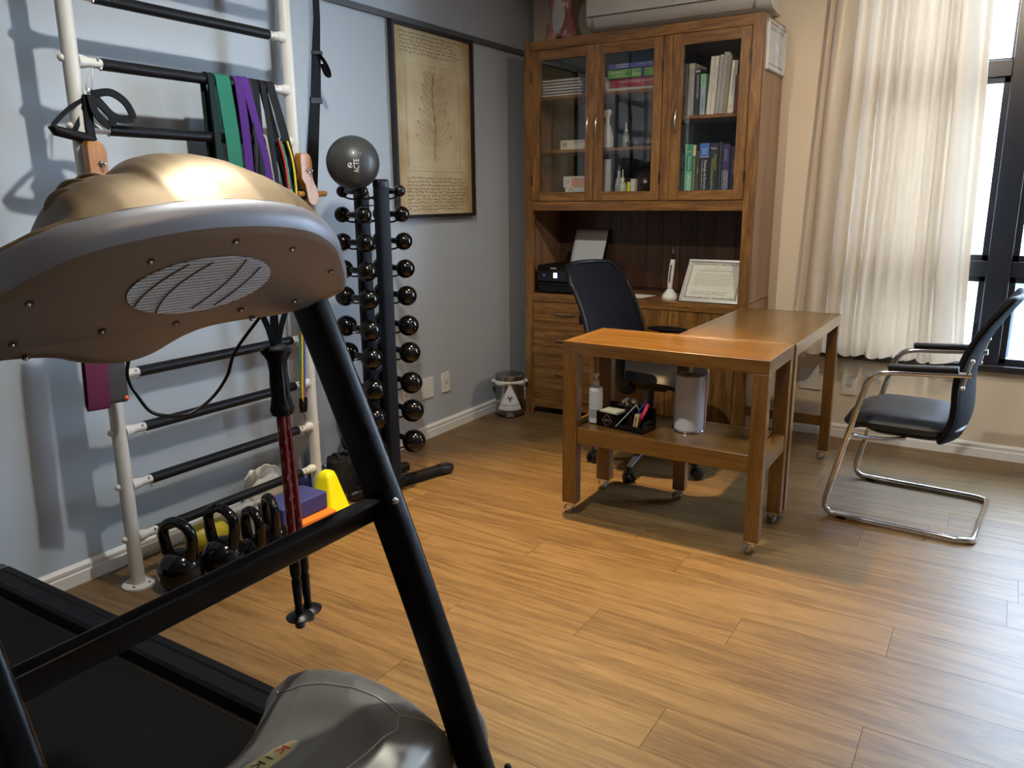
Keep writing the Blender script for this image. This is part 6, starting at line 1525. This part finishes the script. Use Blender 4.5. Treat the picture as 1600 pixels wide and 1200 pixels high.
# uprights: flat oval tube, gently bowed
UP = [(2.055, .03), (2.010, .14), (1.968, .25), (1.930, .36), (1.872, .51), (1.795, .70), (1.712, .89), (1.640, 1.05), (1.585, 1.165), (1.560, 1.22)]
UP = [(x - .012, z) for x, z in UP]
for yy, far in ((YC + .337, True), (YC - .412, False)):
    pts = smooth_path([(x, yy, z) for x, z in UP], 5)
    u_ = T('upright', B().sweep(pts, rrect(.050, .074, .016, 4), up=(1, 0, 0.35)), M_steelblk, smooth=50)
    T('bolt', B().ball((2.022, yy + .030 if far else yy - .03, .235), .008, 10, 8), M_black, u_)
    T('bolt', B().ball((2.060, yy + .020 if far else yy - .02, .150), .008, 10, 8), M_chrome, u_)
T('front_crossbar', B().sweep([(1.742, YC - .395, .758), (1.750, YC + .325, .768)], rrect(.028, .053, .007, 4), up=(.35, 0, 1)), M_steelblk)
T('bolt', B().ball((1.800, YC + .312, .79), .0075, 10, 8), M_chrome)

# console: plate seen from the front, silver rim, champagne shell bulging towards the runner
P0 = Vector((1.581, 0, 1.164)); nn = Vector((.75, 0, -.66)).normalized(); vv = Vector((.66, 0, .75)).normalized()
def con(y, z, d=0.0): # point of the plate outline (y, height) pushed d into the body
    t_ = (z - P0.z) / vv.z; return P0 + vv * t_ + Vector((0, y, 0)) - nn * (d - .018)
outl = [(-4.10, 1.140), (-4.05, 1.122), (-4.00, 1.110), (-3.955, 1.108), (-3.915, 1.118), (-3.875, 1.140), (-3.83, 1.151), (-3.76, 1.153), (-3.68, 1.151), (-3.62, 1.155), (-3.57, 1.166), (-3.53, 1.180), (-3.512, 1.195), (-3.515, 1.212), (-3.535, 1.235), (-3.565, 1.262), (-3.61, 1.298), (-3.66, 1.322), (-3.72, 1.340), (-3.80, 1.350), (-3.88, 1.353), (-3.96, 1.350), (-4.04, 1.340), (-4.10, 1.328), (-4.15, 1.312), (-4.20, 1.284), (-4.25, 1.252), (-4.30, 1.218), (-4.328, 1.195), (-4.328, 1.175), (-4.30, 1.158), (-4.24, 1.150), (-4.17, 1.150)]
ol = [(p.x, p.y) for p in smooth_path([(a, c, 0) for a, c in outl], 4, closed=True)]
cy_ = -3.915; cz_ = 1.235
def ring(inset, d):
    out = []
    n_ = len(ol)
    for i, (y, z) in enumerate(ol):
        a, c = ol[(i + 3) % n_], ol[i - 3]; tx, tz = a[0] - c[0], (a[1] - c[1]) / vv.z; L_ = math.hypot(tx, tz) or 1
        ny, nz = -tz / L_, tx / L_       # inward for this winding
        out.append(con(y + ny * inset, z + nz * inset * vv.z, d))
    return out
rings = [(.034, .0), (.026, .001), (.018, .004), (.011, .009), (.005, .016), (.0015, .024), (0, .032)]
R_ = [ring(a, d_) for a, d_ in rings]
n_ = len(ol); vs = [p for r in R_[:3] for p in r]; fs = []
for i in range(2):
    for q in range(n_): fs.append((i * n_ + q, i * n_ + (q + 1) % n_, (i + 1) * n_ + (q + 1) % n_, (i + 1) * n_ + q))
fs.append(tuple(reversed(range(n_))))
con_o = T('console_back_plate', B().add(vs, fs), M_plate, smooth=60)
vs = [p for r in R_[2:] for p in r] + ring(0, .046) + ring(.002, .050); fs = []
m_ = len(R_[2:]) + 2
for i in range(m_ - 1):
    for q in range(n_): fs.append((i * n_ + q, i * n_ + (q + 1) % n_, (i + 1) * n_ + (q + 1) % n_, (i + 1) * n_ + q))
T('console_rim', B().add(vs, fs), M_silverp, smooth=60)
ztop = [(-4.34, 1.20), (-4.25, 1.26), (-4.20, 1.285), (-4.155, 1.297), (-4.130, 1.312), (-4.112, 1.345), (-4.09, 1.376), (-4.055, 1.397), (-4.02, 1.408), (-3.975, 1.411), (-3.960, 1.424), (-3.93, 1.437), (-3.889, 1.446), (-3.829, 1.448), (-3.778, 1.441), (-3.712, 1.415), (-3.638, 1.391), (-3.575, 1.364), (-3.551, 1.339), (-3.51, 1.23)]
upper = sorted([(y, z) for y, z in outl if z > 1.20 or y < -4.30])
def edge_hi(y):
    t_ = [(a, c) for a, c in outl[12:29]][::-1]; return interp(t_, y)
lowt = sorted(outl[29:] + outl[:13])
def edge_lo(y): return interp(lowt, y)
b = B()
def shell(u, v):
    y = -4.326 + (4.326 - 3.513) * u
    zh, zl = edge_hi(y), min(edge_lo(y), edge_hi(y))
    E0, E1 = con(y, zh, .048), con(y, zl, .048)
    zt = max(interp(ztop, y), E0.z + .002); zz = E0.z - E1.z
    kf = lambda t_: math.sin(PI * t_) ** .36
    lo, hi = 0.0, .6
    for _ in range(18):
        h = (lo + hi) / 2
        m = max(-zz * t_ / 30 + .66 * h * kf(t_ / 30) for t_ in range(1, 16))
        if E0.z + m < zt: lo = h
        else: hi = h
    endf = math.sqrt(max(0, 1 - abs(2 * u - 1) ** 12))
    return E0.lerp(E1, v) - nn * h * kf(v) * endf
b.grid(lambda u, v: shell(u, v * v * (3 - 2 * v)), 120, 60); gs = T('console_shell', b, M_gold, smooth=70)
def shell_at(y, v): return shell((y + 4.326) / (4.326 - 3.513), v)
for k, yr_ in enumerate((-4.092, -4.066, -4.038)):
    pts = [shell_at(yr_ + .026 * t_ / 8, .24 - .17 * t_ / 8) - vv * .0035 for t_ in range(9)]
    T('grip_ridge', B().tube(pts, [.001 + .0072 * math.sin(PI * i / 8) for i in range(9)], 12), M_gold, gs, smooth=80)
# oval vent: dark recess, light slats, curved ribs
vc_y, vc_t = -3.895, (1.250 - P0.z) / vv.z
def vp(a, c, d=0): # a along y, c up the plate
    return P0 + vv * (vc_t + c) + Vector((0, vc_y + a, 0)) - nn * (d - .018)
RA, RC = .134, .062; sk_ = .10    # slightly sheared oval
def inside(c):
    t_ = 1 - (c / RC) ** 2; return RA * math.sqrt(max(0, t_))
vb = B(); vb.grid(lambda u, v: vp(RA * v * math.cos(2 * PI * u), RC * v * math.sin(2 * PI * u), -.0004), 48, 3)
vt = T('vent', vb, flat((0.03, 0.028, 0.03), 0.7), smooth=0)
ns = 19
for k in range(ns):
    c = -RC + (k + .5) * 2 * RC / ns; w = inside(c) - .002
    if w > .01:
        wl, wh = inside(max(-RC, c - .0021)) - .001, inside(min(RC, c + .0021)) - .001
        T('vent_slat', B().prism([(-wl, -.0021), (wl, -.0021), (wh, .0021), (-wh, .0021)], vp(0, c, -.0006), (0, 1, 0), vv, nn * .0016), mat('vent_slat_grey', (0.90, 0.92, 0.95), 0.45) if k == 0 else bpy.data.materials['vent_slat_grey'], vt)
for k, a0 in enumerate((-.072, -.028, .022, .066)):
    pts = []
    for i in range(13):
        c = -RC + 2 * RC * i / 12; a = a0 + .030 * (1 - (c / RC) ** 2) * (-1 if a0 < 0 else .6) + c * .62
        if abs(a) < inside(c) + .001: pts.append(vp(a, c, -.0030))
    if len(pts) > 2: T('vent_rib', B().ribbon(pts, .0010, .0030, nn), flat((0.10, 0.075, 0.065), 0.6), vt)
for y, z in ((-4.011, 1.297), (-3.873, 1.319), (-3.742, 1.299), (-4.168, 1.251), (-4.172, 1.192), (-4.146, 1.166), (-4.043, 1.191), (-3.914, 1.185), (-3.786, 1.192), (-3.661, 1.194), (-3.608, 1.248), (-3.747, 1.170)):
    c = con(y, z, -.0003)
    s_ = T('screw', B().lathe([(0, 0), (.0062, 0), (.0062, .0008), (.0045, .0008)], c, 14, axis_mat(nn)), flat((0.03, 0.022, 0.02)), con_o)
    T('screw_head', B().ball(c + nn * .0012 + Vector((0, -.0015, -.001)), .0032, 10, 7), M_chrome, con_o)
# handlebars running back to the runner and the safety cord
for s_ in (1, -1):
    y = YC + s_ * .315
    T('handlebar', B().tube(smooth_path([(1.55, y, 1.215), (1.46, y, 1.20), (1.33, y, 1.195), (1.20, y, 1.19)], 5), .017, 14), M_foam)
    T('handlebar_tip', B().ball((1.20, y, 1.19), .018, 14, 10), M_black)
T('safety_cord', B().tube(smooth_path([(1.56, -3.690, 1.155), (1.50, -3.712, 1.081), (1.50, -3.738, 1.034), (1.50, -3.777, .999), (1.50, -3.827, .980), (1.50, -3.872, .987), (1.50, -3.905, 1.003), (1.50, -3.926, 1.036), (1.50, -3.941, 1.074), (1.53, -3.950, 1.118)], 6), .0032, 8), M_black)
T('strap_knob', B().ball((1.535, -3.585, 1.158), (.016, .024, .012), 16, 10), M_silverp)
